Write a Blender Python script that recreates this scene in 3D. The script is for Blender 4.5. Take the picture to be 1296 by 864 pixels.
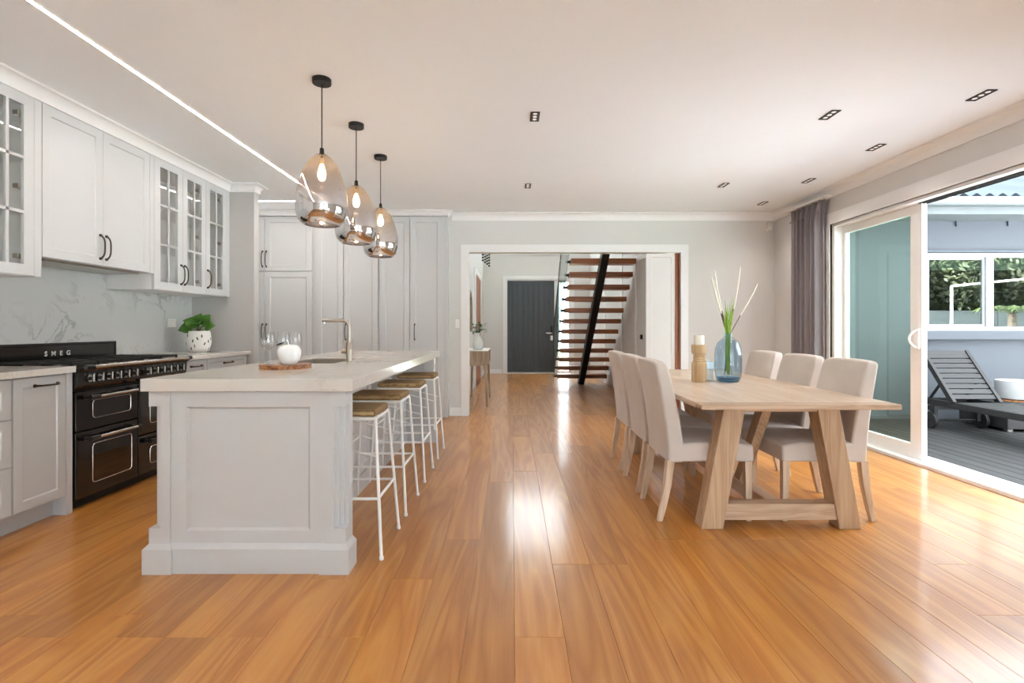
import bpy, bmesh, math, random
from mathutils import Vector, Matrix
random.seed(7)
PI = math.pi
for o in list(bpy.data.objects):
    bpy.data.objects.remove(o)
scene = bpy.context.scene
COL = scene.collection

# ------------------------------------------------------------------ camera
H = 1.18          # camera height; world Y is the viewing direction, X to the right
cam_d = bpy.data.cameras.new('camera'); cam = bpy.data.objects.new('camera', cam_d); COL.objects.link(cam)
cam_d.sensor_width = 36.0; cam_d.lens = 18.0; cam_d.shift_y = -18.0 / 1296.0
cam_d.clip_start = 0.05; cam_d.clip_end = 200
cam.location = (0, 0, H); cam.rotation_euler = (PI / 2, 0, 0)
scene.camera = cam

# ------------------------------------------------------------------ world, light, exposure
SKY = 3.2
LED_POWER = 30.0
DOWN_W = 9.0
w = bpy.data.worlds.new('overcast'); scene.world = w; w.use_nodes = True
bg = w.node_tree.nodes['Background']
bg.inputs['Color'].default_value = (0.86, 0.93, 1.0, 1); bg.inputs['Strength'].default_value = SKY
scene.view_settings.view_transform = 'Standard'
scene.view_settings.look = 'None'
scene.view_settings.gamma = 1.0
scene.view_settings.use_curve_mapping = False
scene.view_settings.exposure = 1.56

def portal(name, loc, rot, sx, sy):
    l = bpy.data.lights.new(name, 'AREA'); l.shape = 'RECTANGLE'; l.size = sx; l.size_y = sy
    l.cycles.is_portal = True
    o = bpy.data.objects.new(name, l); COL.objects.link(o); o.location = loc; o.rotation_euler = rot
# sun from beyond the kitchen side of the house: the deck lies in the house's own shade
sn_ = bpy.data.lights.new('sun', 'SUN'); sn_.energy = 46.0; sn_.angle = math.radians(3); sn_.color = (1.0, 0.995, 0.985)
so_ = bpy.data.objects.new('sun', sn_); COL.objects.link(so_); so_.rotation_euler = (0, math.radians(-50), 0)
# sky portals in the openings, real and added (they give off nothing themselves)
portal('portal_rear', (1.5, -4.55, 1.2), (PI / 2, 0, 0), 1.6, 2.36)
portal('portal_slider', (3.74, 4.17, 1.15), (PI / 2, 0, PI / 2), 2.85, 2.3)
portal('portal_hall', (0.62, 13.3, 3.83), (-PI / 2, 0, 0), 1.5, 1.4)
portal('portal_fill_side', (3.74, -2.3, 1.2), (PI / 2, 0, PI / 2), 3.8, 2.3)
portal('portal_fill_skylight', (0.6, 9.4, 4.85), (0, 0, 0), 1.7, 3.0)

# ------------------------------------------------------------------ materials
def lin(h):
    h = h.lstrip('#'); out = []
    for i in (0, 2, 4):
        c = int(h[i:i + 2], 16) / 255.0
        out.append(c / 12.92 if c <= 0.04045 else ((c + 0.055) / 1.055) ** 2.4)
    return (*out, 1)

M = {}
def new_mat(name):
    m = bpy.data.materials.new(name); m.use_nodes = True
    nt = m.node_tree; b = nt.nodes['Principled BSDF']; M[name] = m
    return m, nt, b

def coords(nt, scale=(1, 1, 1), rnd=True):
    tc = nt.nodes.new('ShaderNodeTexCoord'); mp = nt.nodes.new('ShaderNodeMapping')
    mp.inputs['Scale'].default_value = scale
    src = tc.outputs['Object']
    if rnd:
        oi = nt.nodes.new('ShaderNodeObjectInfo')
        cx = nt.nodes.new('ShaderNodeVectorMath'); cx.operation = 'SCALE'
        cx.inputs[0].default_value = (13.7, 29.3, 7.1)
        nt.links.new(oi.outputs['Random'], cx.inputs['Scale'])
        ad = nt.nodes.new('ShaderNodeVectorMath'); ad.operation = 'ADD'
        nt.links.new(src, ad.inputs[0]); nt.links.new(cx.outputs[0], ad.inputs[1]); src = ad.outputs[0]
    nt.links.new(src, mp.inputs['Vector'])
    return mp.outputs['Vector']

def ramp(nt, fac, stops):
    r = nt.nodes.new('ShaderNodeValToRGB'); e = r.color_ramp.elements
    e[0].position, e[0].color = stops[0]; e[1].position, e[1].color = stops[-1]
    for p, c in stops[1:-1]:
        x = e.new(p); x.color = c
    nt.links.new(fac, r.inputs['Fac']); return r.outputs['Color']

def bump(nt, b, h, strength, dist=0.01):
    bp = nt.nodes.new('ShaderNodeBump'); bp.inputs['Strength'].default_value = strength
    bp.inputs['Distance'].default_value = dist
    nt.links.new(h, bp.inputs['Height']); nt.links.new(bp.outputs['Normal'], b.inputs['Normal'])

def plain(name, hexc, rough=0.5, metal=0.0, spec=0.5, var=0.04, vscale=3.0, bumpiness=0.0, bscale=200.0, coat=0.0, sheen=0.0):
    m, nt, b = new_mat(name); c = lin(hexc)
    n = nt.nodes.new('ShaderNodeTexNoise'); n.inputs['Scale'].default_value = vscale; n.inputs['Detail'].default_value = 3
    nt.links.new(coords(nt), n.inputs['Vector'])
    d = tuple(x * (1 - var) for x in c[:3]) + (1,); u = tuple(min(1, x * (1 + var)) for x in c[:3]) + (1,)
    nt.links.new(ramp(nt, n.outputs['Fac'], [(0.3, d), (0.7, u)]), b.inputs['Base Color'])
    b.inputs['Roughness'].default_value = rough; b.inputs['Metallic'].default_value = metal
    b.inputs['Specular IOR Level'].default_value = spec
    b.inputs['Coat Weight'].default_value = coat; b.inputs['Coat Roughness'].default_value = 0.05
    b.inputs['Sheen Weight'].default_value = sheen
    if bumpiness:
        n2 = nt.nodes.new('ShaderNodeTexNoise'); n2.inputs['Scale'].default_value = bscale
        nt.links.new(coords(nt), n2.inputs['Vector']); bump(nt, b, n2.outputs['Fac'], bumpiness, 0.002)
    return m

def wood(name, c1, c2, c3, rough=0.4, along='y', fine=1.0, vary=0.25, bstr=0.08, coat=0.0):
    """grain stretched along one axis; each piece gets its own offset and its own tone"""
    m, nt, b = new_mat(name)
    s = {'x': (0.7, 9, 9), 'y': (9, 0.7, 9), 'z': (9, 9, 0.7)}[along]
    s = tuple(v * fine for v in s)
    co = coords(nt, s)
    wv = nt.nodes.new('ShaderNodeTexNoise'); wv.inputs['Scale'].default_value = 0.8; wv.inputs['Detail'].default_value = 2
    wv.inputs['Distortion'].default_value = 1.2
    nt.links.new(co, wv.inputs['Vector'])
    mu = nt.nodes.new('ShaderNodeMath'); mu.operation = 'MULTIPLY'; mu.inputs[1].default_value = 9.0
    nt.links.new(wv.outputs['Fac'], mu.inputs[0])
    fr = nt.nodes.new('ShaderNodeMath'); fr.operation = 'PINGPONG'; fr.inputs[1].default_value = 1.0
    nt.links.new(mu.outputs[0], fr.inputs[0])
    s2 = {'x': (3, 90, 90), 'y': (90, 3, 90), 'z': (90, 90, 3)}[along]
    n2 = nt.nodes.new('ShaderNodeTexNoise'); n2.inputs['Scale'].default_value = 1.0; n2.inputs['Detail'].default_value = 3
    nt.links.new(coords(nt, s2), n2.inputs['Vector'])
    mx = nt.nodes.new('ShaderNodeMix'); mx.data_type = 'FLOAT'; mx.inputs['Factor'].default_value = 0.45
    nt.links.new(fr.outputs[0], mx.inputs['A']); nt.links.new(n2.outputs['Fac'], mx.inputs['B'])
    colr = ramp(nt, mx.outputs['Result'], [(0.15, lin(c1)), (0.5, lin(c2)), (0.85, lin(c3))])
    oi = nt.nodes.new('ShaderNodeObjectInfo')
    mr = nt.nodes.new('ShaderNodeMapRange'); mr.inputs['To Min'].default_value = 1 - vary; mr.inputs['To Max'].default_value = 1 + vary
    nt.links.new(oi.outputs['Random'], mr.inputs['Value'])
    hs = nt.nodes.new('ShaderNodeHueSaturation'); nt.links.new(colr, hs.inputs['Color']); nt.links.new(mr.outputs['Result'], hs.inputs['Value'])
    nt.links.new(hs.outputs['Color'], b.inputs['Base Color'])
    b.inputs['Roughness'].default_value = rough
    b.inputs['Coat Weight'].default_value = coat; b.inputs['Coat Roughness'].default_value = 0.14
    if bstr: bump(nt, b, mx.outputs['Result'], bstr, 0.003)
    return m

def glass(name, tint=(1, 1, 1), refl=1.0, rough=0.0, ior=1.5, body=None, body_fac=0.0):
    """thin clear glass: tinted see-through plus a fresnel reflection"""
    m, nt, b = new_mat(name); nt.nodes.remove(b); out = nt.nodes['Material Output']
    t = nt.nodes.new('ShaderNodeBsdfTransparent'); t.inputs['Color'].default_value = (*tint, 1)
    g = nt.nodes.new('ShaderNodeBsdfGlossy'); g.inputs['Roughness'].default_value = rough
    f = nt.nodes.new('ShaderNodeFresnel')
    # both faces of the thin sheet reflect like the outer one (no total internal reflection)
    ge = nt.nodes.new('ShaderNodeNewGeometry'); im = nt.nodes.new('ShaderNodeMix'); im.data_type = 'FLOAT'
    im.inputs['A'].default_value = ior; im.inputs['B'].default_value = 1.0 / ior
    nt.links.new(ge.outputs['Backfacing'], im.inputs['Factor']); nt.links.new(im.outputs['Result'], f.inputs['IOR'])
    ml = nt.nodes.new('ShaderNodeMath'); ml.operation = 'MULTIPLY'; ml.inputs[1].default_value = refl; ml.use_clamp = True
    nt.links.new(f.outputs[0], ml.inputs[0])
    mx = nt.nodes.new('ShaderNodeMixShader'); nt.links.new(ml.outputs[0], mx.inputs['Fac'])
    nt.links.new(t.outputs[0], mx.inputs[1]); nt.links.new(g.outputs[0], mx.inputs[2])
    src = mx.outputs[0]
    if body:
        d = nt.nodes.new('ShaderNodeBsdfDiffuse'); d.inputs['Color'].default_value = lin(body)
        m2 = nt.nodes.new('ShaderNodeMixShader'); m2.inputs['Fac'].default_value = body_fac
        nt.links.new(src, m2.inputs[1]); nt.links.new(d.outputs[0], m2.inputs[2]); src = m2.outputs[0]
    nt.links.new(src, out.inputs['Surface'])
    return m

def emit(name, col, strength):
    m, nt, b = new_mat(name)
    b.inputs['Base Color'].default_value = (1, 1, 1, 1)
    b.inputs['Emission Color'].default_value = (*col, 1); b.inputs['Emission Strength'].default_value = strength
    return m

def marble(name, base, vein, scale, rough, width=0.03):
    m, nt, b = new_mat(name)
    co = coords(nt, (1, 1, 1), rnd=False)
    n1 = nt.nodes.new('ShaderNodeTexNoise'); n1.inputs['Scale'].default_value = scale; n1.inputs['Detail'].default_value = 7
    n1.inputs['Distortion'].default_value = 1.6; n1.inputs['Roughness'].default_value = 0.6
    nt.links.new(co, n1.inputs['Vector'])
    sb = nt.nodes.new('ShaderNodeMath'); sb.operation = 'SUBTRACT'; sb.inputs[1].default_value = 0.5
    ab = nt.nodes.new('ShaderNodeMath'); ab.operation = 'ABSOLUTE'
    nt.links.new(n1.outputs['Fac'], sb.inputs[0]); nt.links.new(sb.outputs[0], ab.inputs[0])
    n2 = nt.nodes.new('ShaderNodeTexNoise'); n2.inputs['Scale'].default_value = scale * 1.3; n2.inputs['Detail'].default_value = 2
    nt.links.new(co, n2.inputs['Vector'])
    mask = nt.nodes.new('ShaderNodeMapRange'); mask.inputs['From Min'].default_value = 0.45; mask.inputs['From Max'].default_value = 0.7
    nt.links.new(n2.outputs['Fac'], mask.inputs['Value'])
    vv = ramp(nt, ab.outputs[0], [(0.0, (1, 1, 1, 1)), (width, (0, 0, 0, 1))])
    mm = nt.nodes.new('ShaderNodeMath'); mm.operation = 'MULTIPLY'
    nt.links.new(vv, mm.inputs[0]); nt.links.new(mask.outputs['Result'], mm.inputs[1])
    mx = nt.nodes.new('ShaderNodeMix'); mx.data_type = 'RGBA'
    mx.inputs['A'].default_value = lin(base); mx.inputs['B'].default_value = lin(vein)
    nt.links.new(mm.outputs[0], mx.inputs['Factor']); nt.links.new(mx.outputs['Result'], b.inputs['Base Color'])
    b.inputs['Roughness'].default_value = rough
    return m

plain('wall_paint', '#d9d7d5', 0.85, var=0.01, bumpiness=0.05, bscale=300)
plain('ceiling_paint', '#f7fafd', 0.9, var=0.01)
plain('trim_white', '#eeeded', 0.4, var=0.01)
plain('cabinet_white', '#c9c9ca', 0.33, var=0.008)
plain('alu_white', '#f2f2f2', 0.35, var=0.01)
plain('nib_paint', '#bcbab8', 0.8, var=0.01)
wood('floor_oak', '#ab6923', '#bb7a31', '#c88b40', rough=0.42, along='y', fine=0.8, vary=0.13, bstr=0.06, coat=0.65)
plain('subfloor', '#8a5a2c', 0.7)
wood('table_oak', '#cbb197', '#d6bfa8', '#dfccb8', rough=0.3, along='y', vary=0.05, bstr=0.05)
wood('leg_oak', '#b08e6c', '#bf9f7e', '#ccae8e', rough=0.5, along='z', fine=1.7, vary=0.05, bstr=0.05)
wood('chair_leg', '#bda287', '#d2b99f', '#dec8b1', rough=0.5, along='z', vary=0.04, bstr=0.04)
wood('bar_oak', '#b6967a', '#c5a88c', '#d1b79c', rough=0.45, along='x', fine=1.7, vary=0.05, bstr=0.05)
wood('tread_wood', '#7a4523', '#955a33', '#a76b43', rough=0.4, along='x', vary=0.08, bstr=0.03)
wood('jamb_wood', '#7c421d', '#995527', '#aa6734', rough=0.4, along='z', vary=0.03)
wood('console_wood', '#8f7760', '#a88f77', '#bca58e', rough=0.5, along='z', vary=0.05)
wood('holder_wood', '#b99a72', '#c6a982', '#d2b892', rough=0.5, along='z', fine=1.5, vary=0.02)
wood('acacia', '#6e4020', '#9a6539', '#c08a58', rough=0.4, along='x', fine=1.5, vary=0.1)
wood('deck_wood', '#1f1e1d', '#282726', '#32312f', rough=0.65, along='y', vary=0.22, bstr=0.1)
wood('lounger_wood', '#131211', '#1a1917', '#21201e', rough=0.55, along='x', vary=0.15, bstr=0.08)
plain('fabric', '#d1c7bf', 0.95, var=0.04, vscale=6, bumpiness=0.35, bscale=420, sheen=0.15)
plain('curtain_fabric', '#898389', 0.95, var=0.03, bumpiness=0.2, bscale=500, sheen=0.1)
plain('black_enamel', '#141211', 0.16, var=0.02, coat=0.4)
plain('black_iron', '#171615', 0.5)
plain('black_metal', '#1d1c1c', 0.4, metal=0.3)
plain('charcoal_steel', '#202124', 0.45, metal=0.2)
plain('bronze', '#4d433b', 0.35, metal=0.8)
plain('steel', '#c9c5c0', 0.25, metal=1.0)
plain('brushed_nickel', '#a89f94', 0.28, metal=1.0)
plain('chrome', '#dcdcdc', 0.08, metal=1.0)
plain('badge_silver', '#d9d8d5', 0.35)
plain('gold_socket', '#8a7348', 0.3, metal=1.0)
plain('white_plastic', '#f0f0ee', 0.35)
plain('stool_metal', '#efeeec', 0.35)
plain('ceramic_white', '#f0f0f0', 0.12, coat=0.4)
plain('pot_white', '#eeece8', 0.6)
plain('black_dab', '#27241f', 0.7)
plain('soil', '#3a2a1e', 0.95)
plain('leaf_green', '#4a7a2a', 0.45, var=0.25, vscale=12)
plain('hall_leaf', '#4d6a45', 0.55, var=0.25, vscale=12)
plain('grass_green', '#86a832', 0.5, var=0.3, vscale=20)
plain('white_twig', '#ece7da', 0.7)
plain('stem_brown', '#5d4a37', 0.8)
plain('wax', '#f3eee2', 0.5)
plain('front_door_paint', '#474d53', 0.45)
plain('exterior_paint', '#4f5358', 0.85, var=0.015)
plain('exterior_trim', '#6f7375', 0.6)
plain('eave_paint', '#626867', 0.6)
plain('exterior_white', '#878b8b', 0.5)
plain('roof_steel', '#23282c', 0.8, spec=0.0)
plain('roof_dark', '#3b4249', 0.5)
plain('fence_grey', '#42474a', 0.85)
plain('tree_leaf', '#252b13', 0.6, var=0.45, vscale=2.0)
plain('palm_leaf', '#2f3c14', 0.5, var=0.25, vscale=4.0)
plain('bark', '#3a322b', 0.9, var=0.2)
plain('lawn', '#6d7b4a', 0.95, var=0.15)
plain('bounce_paving', '#dce2e9', 0.9, var=0.05)  # unseen ground kept pale so it reflects daylight up to the ceiling
plain('dark_interior', '#1c201d', 0.9)
plain('pale_green', '#c8d5cc', 0.9)
plain('wicker', '#2c2a29', 0.7, var=0.2, vscale=60, bumpiness=0.5, bscale=120)
plain('planter_white', '#a3a4a2', 0.7)
plain('rubber', '#232222', 0.7)
plain('sensor_white', '#e6e2dc', 0.4)
plain('downlight_dark', '#3a3632', 0.5)
plain('mirror_silver', '#e2e6e8', 0.03, metal=1.0)
plain('carpet_mat', '#c9c6c0', 0.9)
marble('splash_stone', '#cfcfce', '#a3a4a4', 1.7, 0.22, 0.03)
marble('bench_stone', '#d2ccc5', '#b3aaa1', 1.4, 0.13, 0.025)
glass('clear_glass', (0.95, 0.97, 0.96), 1.0)
glass('cabinet_glass', (0.99, 0.995, 0.99), 0.9)
glass('door_glass', (0.76, 0.86, 0.79), 1.0)
glass('stair_glass', (0.86, 0.95, 0.93), 1.0)
glass('vase_glass', (0.80, 0.88, 0.93), 1.2)
glass('vase_base_glass', (0.45, 0.68, 0.85), 1.2)
glass('wine_glass', (0.93, 0.935, 0.935), 3.0)
glass('tealight_glass', (0.75, 0.84, 0.90), 1.5, 0.05)
glass('oven_glass', (0.10, 0.095, 0.09), 2.2, 0.02)
glass('mirror_window', (0.25, 0.28, 0.27), 1.0)
emit('led_white', (1.0, 0.93, 0.87), LED_POWER)
emit('bulb_warm', (1.0, 0.72, 0.42), 40.0)
emit('down_cell', (1.0, 0.9, 0.78), 0.12)
# reflective outdoor glazing
m, nt, b = new_mat('reflective_glazing'); nt.nodes.remove(b)
t_ = nt.nodes.new('ShaderNodeBsdfTransparent'); t_.inputs['Color'].default_value = (0.7, 0.76, 0.72, 1)
g_ = nt.nodes.new('ShaderNodeBsdfGlossy'); g_.inputs['Color'].default_value = (0.62, 0.66, 0.60, 1); g_.inputs['Roughness'].default_value = 0.0
x_ = nt.nodes.new('ShaderNodeMixShader'); x_.inputs['Fac'].default_value = 0.45
nt.links.new(t_.outputs[0], x_.inputs[1]); nt.links.new(g_.outputs[0], x_.inputs[2]); nt.links.new(x_.outputs[0], nt.nodes['Material Output'].inputs['Surface'])
m, nt, b = new_mat('fill_opal'); nt.nodes.remove(b)  # diffusing pane of the added hall skylight
t_ = nt.nodes.new('ShaderNodeBsdfTranslucent'); t_.inputs['Color'].default_value = (0.40, 0.405, 0.405, 1)
nt.links.new(t_.outputs[0], nt.nodes['Material Output'].inputs['Surface'])
# pendant glass: smoked at the crown, mirrored towards the rim
m, nt, b = new_mat('smoked_mirror_glass'); nt.nodes.remove(b)
tc = nt.nodes.new('ShaderNodeTexCoord'); sp = nt.nodes.new('ShaderNodeSeparateXYZ'); nt.links.new(tc.outputs['Object'], sp.inputs[0])
mr = nt.nodes.new('ShaderNodeMapRange'); mr.inputs['From Min'].default_value = 0.10; mr.inputs['From Max'].default_value = 0.36
mr.inputs['To Min'].default_value = 0.72; mr.inputs['To Max'].default_value = 0.16
nt.links.new(sp.outputs['Z'], mr.inputs['Value'])
t_ = nt.nodes.new('ShaderNodeBsdfTransparent'); t_.inputs['Color'].default_value = (0.77, 0.73, 0.70, 1)
g_ = nt.nodes.new('ShaderNodeBsdfGlossy'); g_.inputs['Color'].default_value = (0.86, 0.86, 0.87, 1); g_.inputs['Roughness'].default_value = 0.02
hz_ = nt.nodes.new('ShaderNodeBsdfTranslucent'); hz_.inputs['Color'].default_value = (0.75, 0.68, 0.62, 1)
h2_ = nt.nodes.new('ShaderNodeMixShader'); h2_.inputs['Fac'].default_value = 0.035
nt.links.new(t_.outputs[0], h2_.inputs[1]); nt.links.new(hz_.outputs[0], h2_.inputs[2])
x_ = nt.nodes.new('ShaderNodeMixShader'); nt.links.new(mr.outputs['Result'], x_.inputs['Fac'])
nt.links.new(h2_.outputs[0], x_.inputs[1]); nt.links.new(g_.outputs[0], x_.inputs[2]); nt.links.new(x_.outputs[0], nt.nodes['Material Output'].inputs['Surface'])
# woven rush
m, nt, b = new_mat('rush'); co = coords(nt, (1, 1, 1))
wv = nt.nodes.new('ShaderNodeTexWave'); wv.inputs['Scale'].default_value = 28; wv.inputs['Distortion'].default_value = 2.5; wv.inputs['Detail'].default_value = 2
wv.bands_direction = 'Y'
nt.links.new(co, wv.inputs['Vector'])
nt.links.new(ramp(nt, wv.outputs['Fac'], [(0.0, lin('#6d5233')), (0.5, lin('#96774f')), (1.0, lin('#b39569'))]), b.inputs['Base Color'])
b.inputs['Roughness'].default_value = 0.8; bump(nt, b, wv.outputs['Fac'], 0.6, 0.004)

# ------------------------------------------------------------------ mesh helpers
def root_of(o):
    while o.parent: o = o.parent
    return o

class B:
    def __init__(s): s.v = []; s.f = []
    def add(s, vs, fs):
        k = len(s.v); s.v += [tuple(p) for p in vs]; s.f += [tuple(i + k for i in f) for f in fs]; return s
    def box(s, x0, x1, y0, y1, z0, z1):
        vs = [(x, y, z) for z in (z0, z1) for y in (y0, y1) for x in (x0, x1)]
        return s.add(vs, [(0, 2, 3, 1), (4, 5, 7, 6), (0, 1, 5, 4), (2, 6, 7, 3), (0, 4, 6, 2), (1, 3, 7, 5)])
    def loft(s, secs, cap=True):
        n = len(secs[0]); vs = [p for q in secs for p in q]; fs = []
        for i in range(len(secs) - 1):
            for j in range(n):
                a = i * n + j; b_ = i * n + (j + 1) % n
                fs.append((a, b_, b_ + n, a + n))
        if cap: fs += [tuple(range(n))[::-1], tuple(range((len(secs) - 1) * n, len(secs) * n))]
        return s.add(vs, fs)
    def tube(s, pts, r, n=8, cap=True, closed=False):
        P = [Vector(p) for p in pts]; rs = r if isinstance(r, (list, tuple)) else [r] * len(P); secs = []
        up = None
        for i, p in enumerate(P):
            if closed: t = P[(i + 1) % len(P)] - P[i - 1]
            else: t = P[min(i + 1, len(P) - 1)] - P[max(i - 1, 0)]
            t.normalize()
            if up is None:
                up = Vector((0, 0, 1)) if abs(t.z) < 0.9 else Vector((1, 0, 0))
            a = t.cross(up).normalized(); up = a.cross(t).normalized()
            secs.append([p + (a * math.cos(2 * PI * k / n) + up * math.sin(2 * PI * k / n)) * rs[i] for k in range(n)])
        if closed: secs.append(secs[0]); cap = False
        return s.loft(secs, cap)
    def cyl(s, p0, p1, r0, r1=None, n=16):
        return s.tube([p0, p1], [r0, r0 if r1 is None else r1], n)
    def lathe(s, prof, c=(0, 0, 0), n=28, cap=True):
        secs = [[(c[0] + r * math.cos(2 * PI * k / n), c[1] + r * math.sin(2 * PI * k / n), c[2] + z) for k in range(n)] for r, z in prof]
        return s.loft(secs, cap)
    def prism(s, poly, axis, a0, a1):
        def mk(p, a):
            return {'x': (a, p[0], p[1]), 'y': (p[0], a, p[1]), 'z': (p[0], p[1], a)}[axis]
        return s.loft([[mk(p, a0) for p in poly], [mk(p, a1) for p in poly]])
    def shaker(s, mp, u0, u1, v0, v1, t=0.02, fw=0.06, rec=0.008, st=0.006):
        """framed door: flat frame, small step, recessed panel; mp(u, v, w) -> xyz"""
        o = [(u0, v0), (u1, v0), (u1, v1), (u0, v1)]
        a = [(u0 + fw, v0 + fw), (u1 - fw, v0 + fw), (u1 - fw, v1 - fw), (u0 + fw, v1 - fw)]
        c = [(u0 + fw + st, v0 + fw + st), (u1 - fw - st, v0 + fw + st), (u1 - fw - st, v1 - fw - st), (u0 + fw + st, v1 - fw - st)]
        vs = [mp(*p, 0) for p in o] + [mp(*p, t) for p in o] + [mp(*p, t) for p in a] + [mp(*p, t - rec) for p in c]
        fs = [(3, 2, 1, 0)]
        for i in range(4):
            j = (i + 1) % 4
            fs += [(i, j, j + 4, i + 4), (i + 4, j + 4, j + 8, i + 8), (i + 8, j + 8, j + 12, i + 12)]
        fs.append((12, 13, 14, 15))
        return s.add(vs, fs)
    def ring(s, mp, u0, u1, v0, v1, w0, w1, fu, fv0, fv1):
        """rectangular frame with an opening"""
        o = [(u0, v0), (u1, v0), (u1, v1), (u0, v1)]
        a = [(u0 + fu, v0 + fv0), (u1 - fu, v0 + fv0), (u1 - fu, v1 - fv1), (u0 + fu, v1 - fv1)]
        vs = [mp(*p, w_) for w_ in (w0, w1) for q in (o, a) for p in q]; fs = []
        for i in range(4):
            j = (i + 1) % 4
            fs += [(i, j, j + 8, i + 8), (i + 4, i + 12, j + 12, j + 4), (i + 8, j + 8, j + 12, i + 12), (i, i + 4, j + 4, j)]
        return s.add(vs, fs)
    def mesh(s, name, mat, off=(0, 0, 0), smooth=False, angle=40):
        me = bpy.data.meshes.new(name)
        me.from_pydata([(p[0] - off[0], p[1] - off[1], p[2] - off[2]) for p in s.v], [], s.f)
        bm = bmesh.new(); bm.from_mesh(me); bmesh.ops.recalc_face_normals(bm, faces=bm.faces); bm.to_mesh(me); bm.free()
        me.materials.append(M[mat])
        if smooth:
            for p in me.polygons: p.use_smooth = True
            me.set_sharp_from_angle(angle=math.radians(angle))
        me.update(); return me
    def build(s, name, mat, parent=None, bevel=0.0, seg=2, smooth=False, local=False, sub=0, origin=None, angle=40):
        """world coordinates; a child's mesh is stored relative to its thing, a lone mesh gets its origin at its base"""
        if parent is not None:
            off = (0, 0, 0) if local else tuple(root_of(parent).location)
        elif origin is not None: off = origin
        else:
            xs, ys, zs = zip(*s.v); off = ((min(xs) + max(xs)) / 2, (min(ys) + max(ys)) / 2, min(zs))
        me = s.mesh(name, mat, off, smooth or bevel > 0, 180 if (bevel > 0 or sub) else angle)
        o = bpy.data.objects.new(name, me); COL.objects.link(o)
        if parent is not None: o.parent = parent
        else: o.location = off
        if bevel > 0:
            md = o.modifiers.new('bevel', 'BEVEL'); md.width = bevel; md.segments = seg; md.limit_method = 'ANGLE'
            md.angle_limit = math.radians(35); md.harden_normals = True
        if sub:
            md = o.modifiers.new('sub', 'SUBSURF'); md.levels = sub; md.render_levels = sub
        return o

def tag(o, label, cat, group=None):
    o['label'] = label; o['category'] = cat
    if group: o['group'] = group
    return o
def stru(o, label=None):
    o['kind'] = 'structure'
    if label: o['label'] = label
    return o
def thing(name, loc, label, cat, group=None, rz=0.0):
    o = bpy.data.objects.new(name, None); COL.objects.link(o); o.location = loc; o.rotation_euler = (0, 0, rz)
    o.empty_display_size = 0.1
    return tag(o, label, cat, group)
def struct_root(name, loc, label=None):
    o = bpy.data.objects.new(name, None); COL.objects.link(o); o.location = loc; return stru(o, label)
def dup(o, parent=None):
    c = o.copy(); COL.objects.link(c); c.parent = parent
    for ch in o.children: dup(ch, c)
    return c
def bx(*a): return B().box(*a)
PX = lambda u, v, w_: None
def face_px(x):  return lambda u, v, w_: (x + w_, u, v)      # looks towards +X, u = Y
def face_my(y):  return lambda u, v, w_: (u, y - w_, v)      # looks towards -Y, u = X
def bow_handle(parent, mid, along, out, ln=0.15, r=0.006, mat='bronze', name='handle'):
    A = Vector(along); O = Vector(out); m_ = Vector(mid); pts = []
    for k in range(9):
        t = -1 + 2 * k / 8
        pts.append(m_ + A * (t * ln / 2) + O * (0.008 + 0.028 * (1 - t ** 4)))
    g = B().tube(pts, [r * (1.2 if k in (0, 8) else 0.9) for k in range(9)], 8)
    for t in (-1, 1):
        p = m_ + A * (t * ln / 2); g.cyl(p, p + O * 0.01, r * 1.9, r * 1.5, 10)
    return g.build(name, mat, parent, smooth=True)

# ------------------------------------------------------------------ the room shell
XL, XR, YB, YR, ZC = -3.42, 3.50, 6.83, -4.5, 2.70
floor = stru(bx(-3.6, 3.76, YR - 0.1, 13.3, -0.16, -0.018).build('floor', 'subfloor', origin=(0, 0, 0)), 'warm honey oak floor laid in long boards')
# the boards: three lengths of one shared shape each
PWID = 0.19
def plank_mesh(ln, name='plank', mat='floor_oak', wd=PWID, th=0.017, ch=0.0010, gap=0.0003):
    w2 = wd / 2 - gap; l2 = ln / 2 - gap
    secs = [[(-w2, -l2, 0), (w2, -l2, 0), (w2, l2, 0), (-w2, l2, 0)], [(-w2, -l2, th - ch), (w2, -l2, th - ch), (w2, l2, th - ch), (-w2, l2, th - ch)],
            [(-w2 + ch, -l2 + ch, th), (w2 - ch, -l2 + ch, th), (w2 - ch, l2 - ch, th), (-w2 + ch, l2 - ch, th)]]
    return B().loft(secs).mesh(name, mat)
PM = {}
def plank_for(L):
    L = round(L, 2)
    if L not in PM: PM[L] = plank_mesh(L)
    return PM[L]
def lay(x0, n, ya, yb, parent, skip=None):
    for i in range(n):
        x = x0 + (i + 0.5) * PWID; y = ya
        while y < yb - 0.05:
            L = random.choice((1.35, 1.8, 2.25, 2.25)) if y > ya else random.choice((0.6, 0.9, 1.35, 1.8, 2.25))
            rest = yb - y
            if rest < 2.7: L = rest if rest <= 2.3 else rest / 2
            if not (skip and skip(x, y, y + L)):
                o = bpy.data.objects.new('plank', plank_for(L)); COL.objects.link(o); o.parent = floor
                o.location = (x, y + L / 2, -0.017)
            y += L
under = lambda x, a, b_: (x < -2.95) or (-1.6 < x < -1.12 and a > 2.7 and b_ < 5.1)
lay(-3.6 + 0.19 * 3, 34, -0.3, 6.89, floor, under)
lay(-3.6 + 0.19 * 14, 16, 6.89, 13.1, floor)

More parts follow.
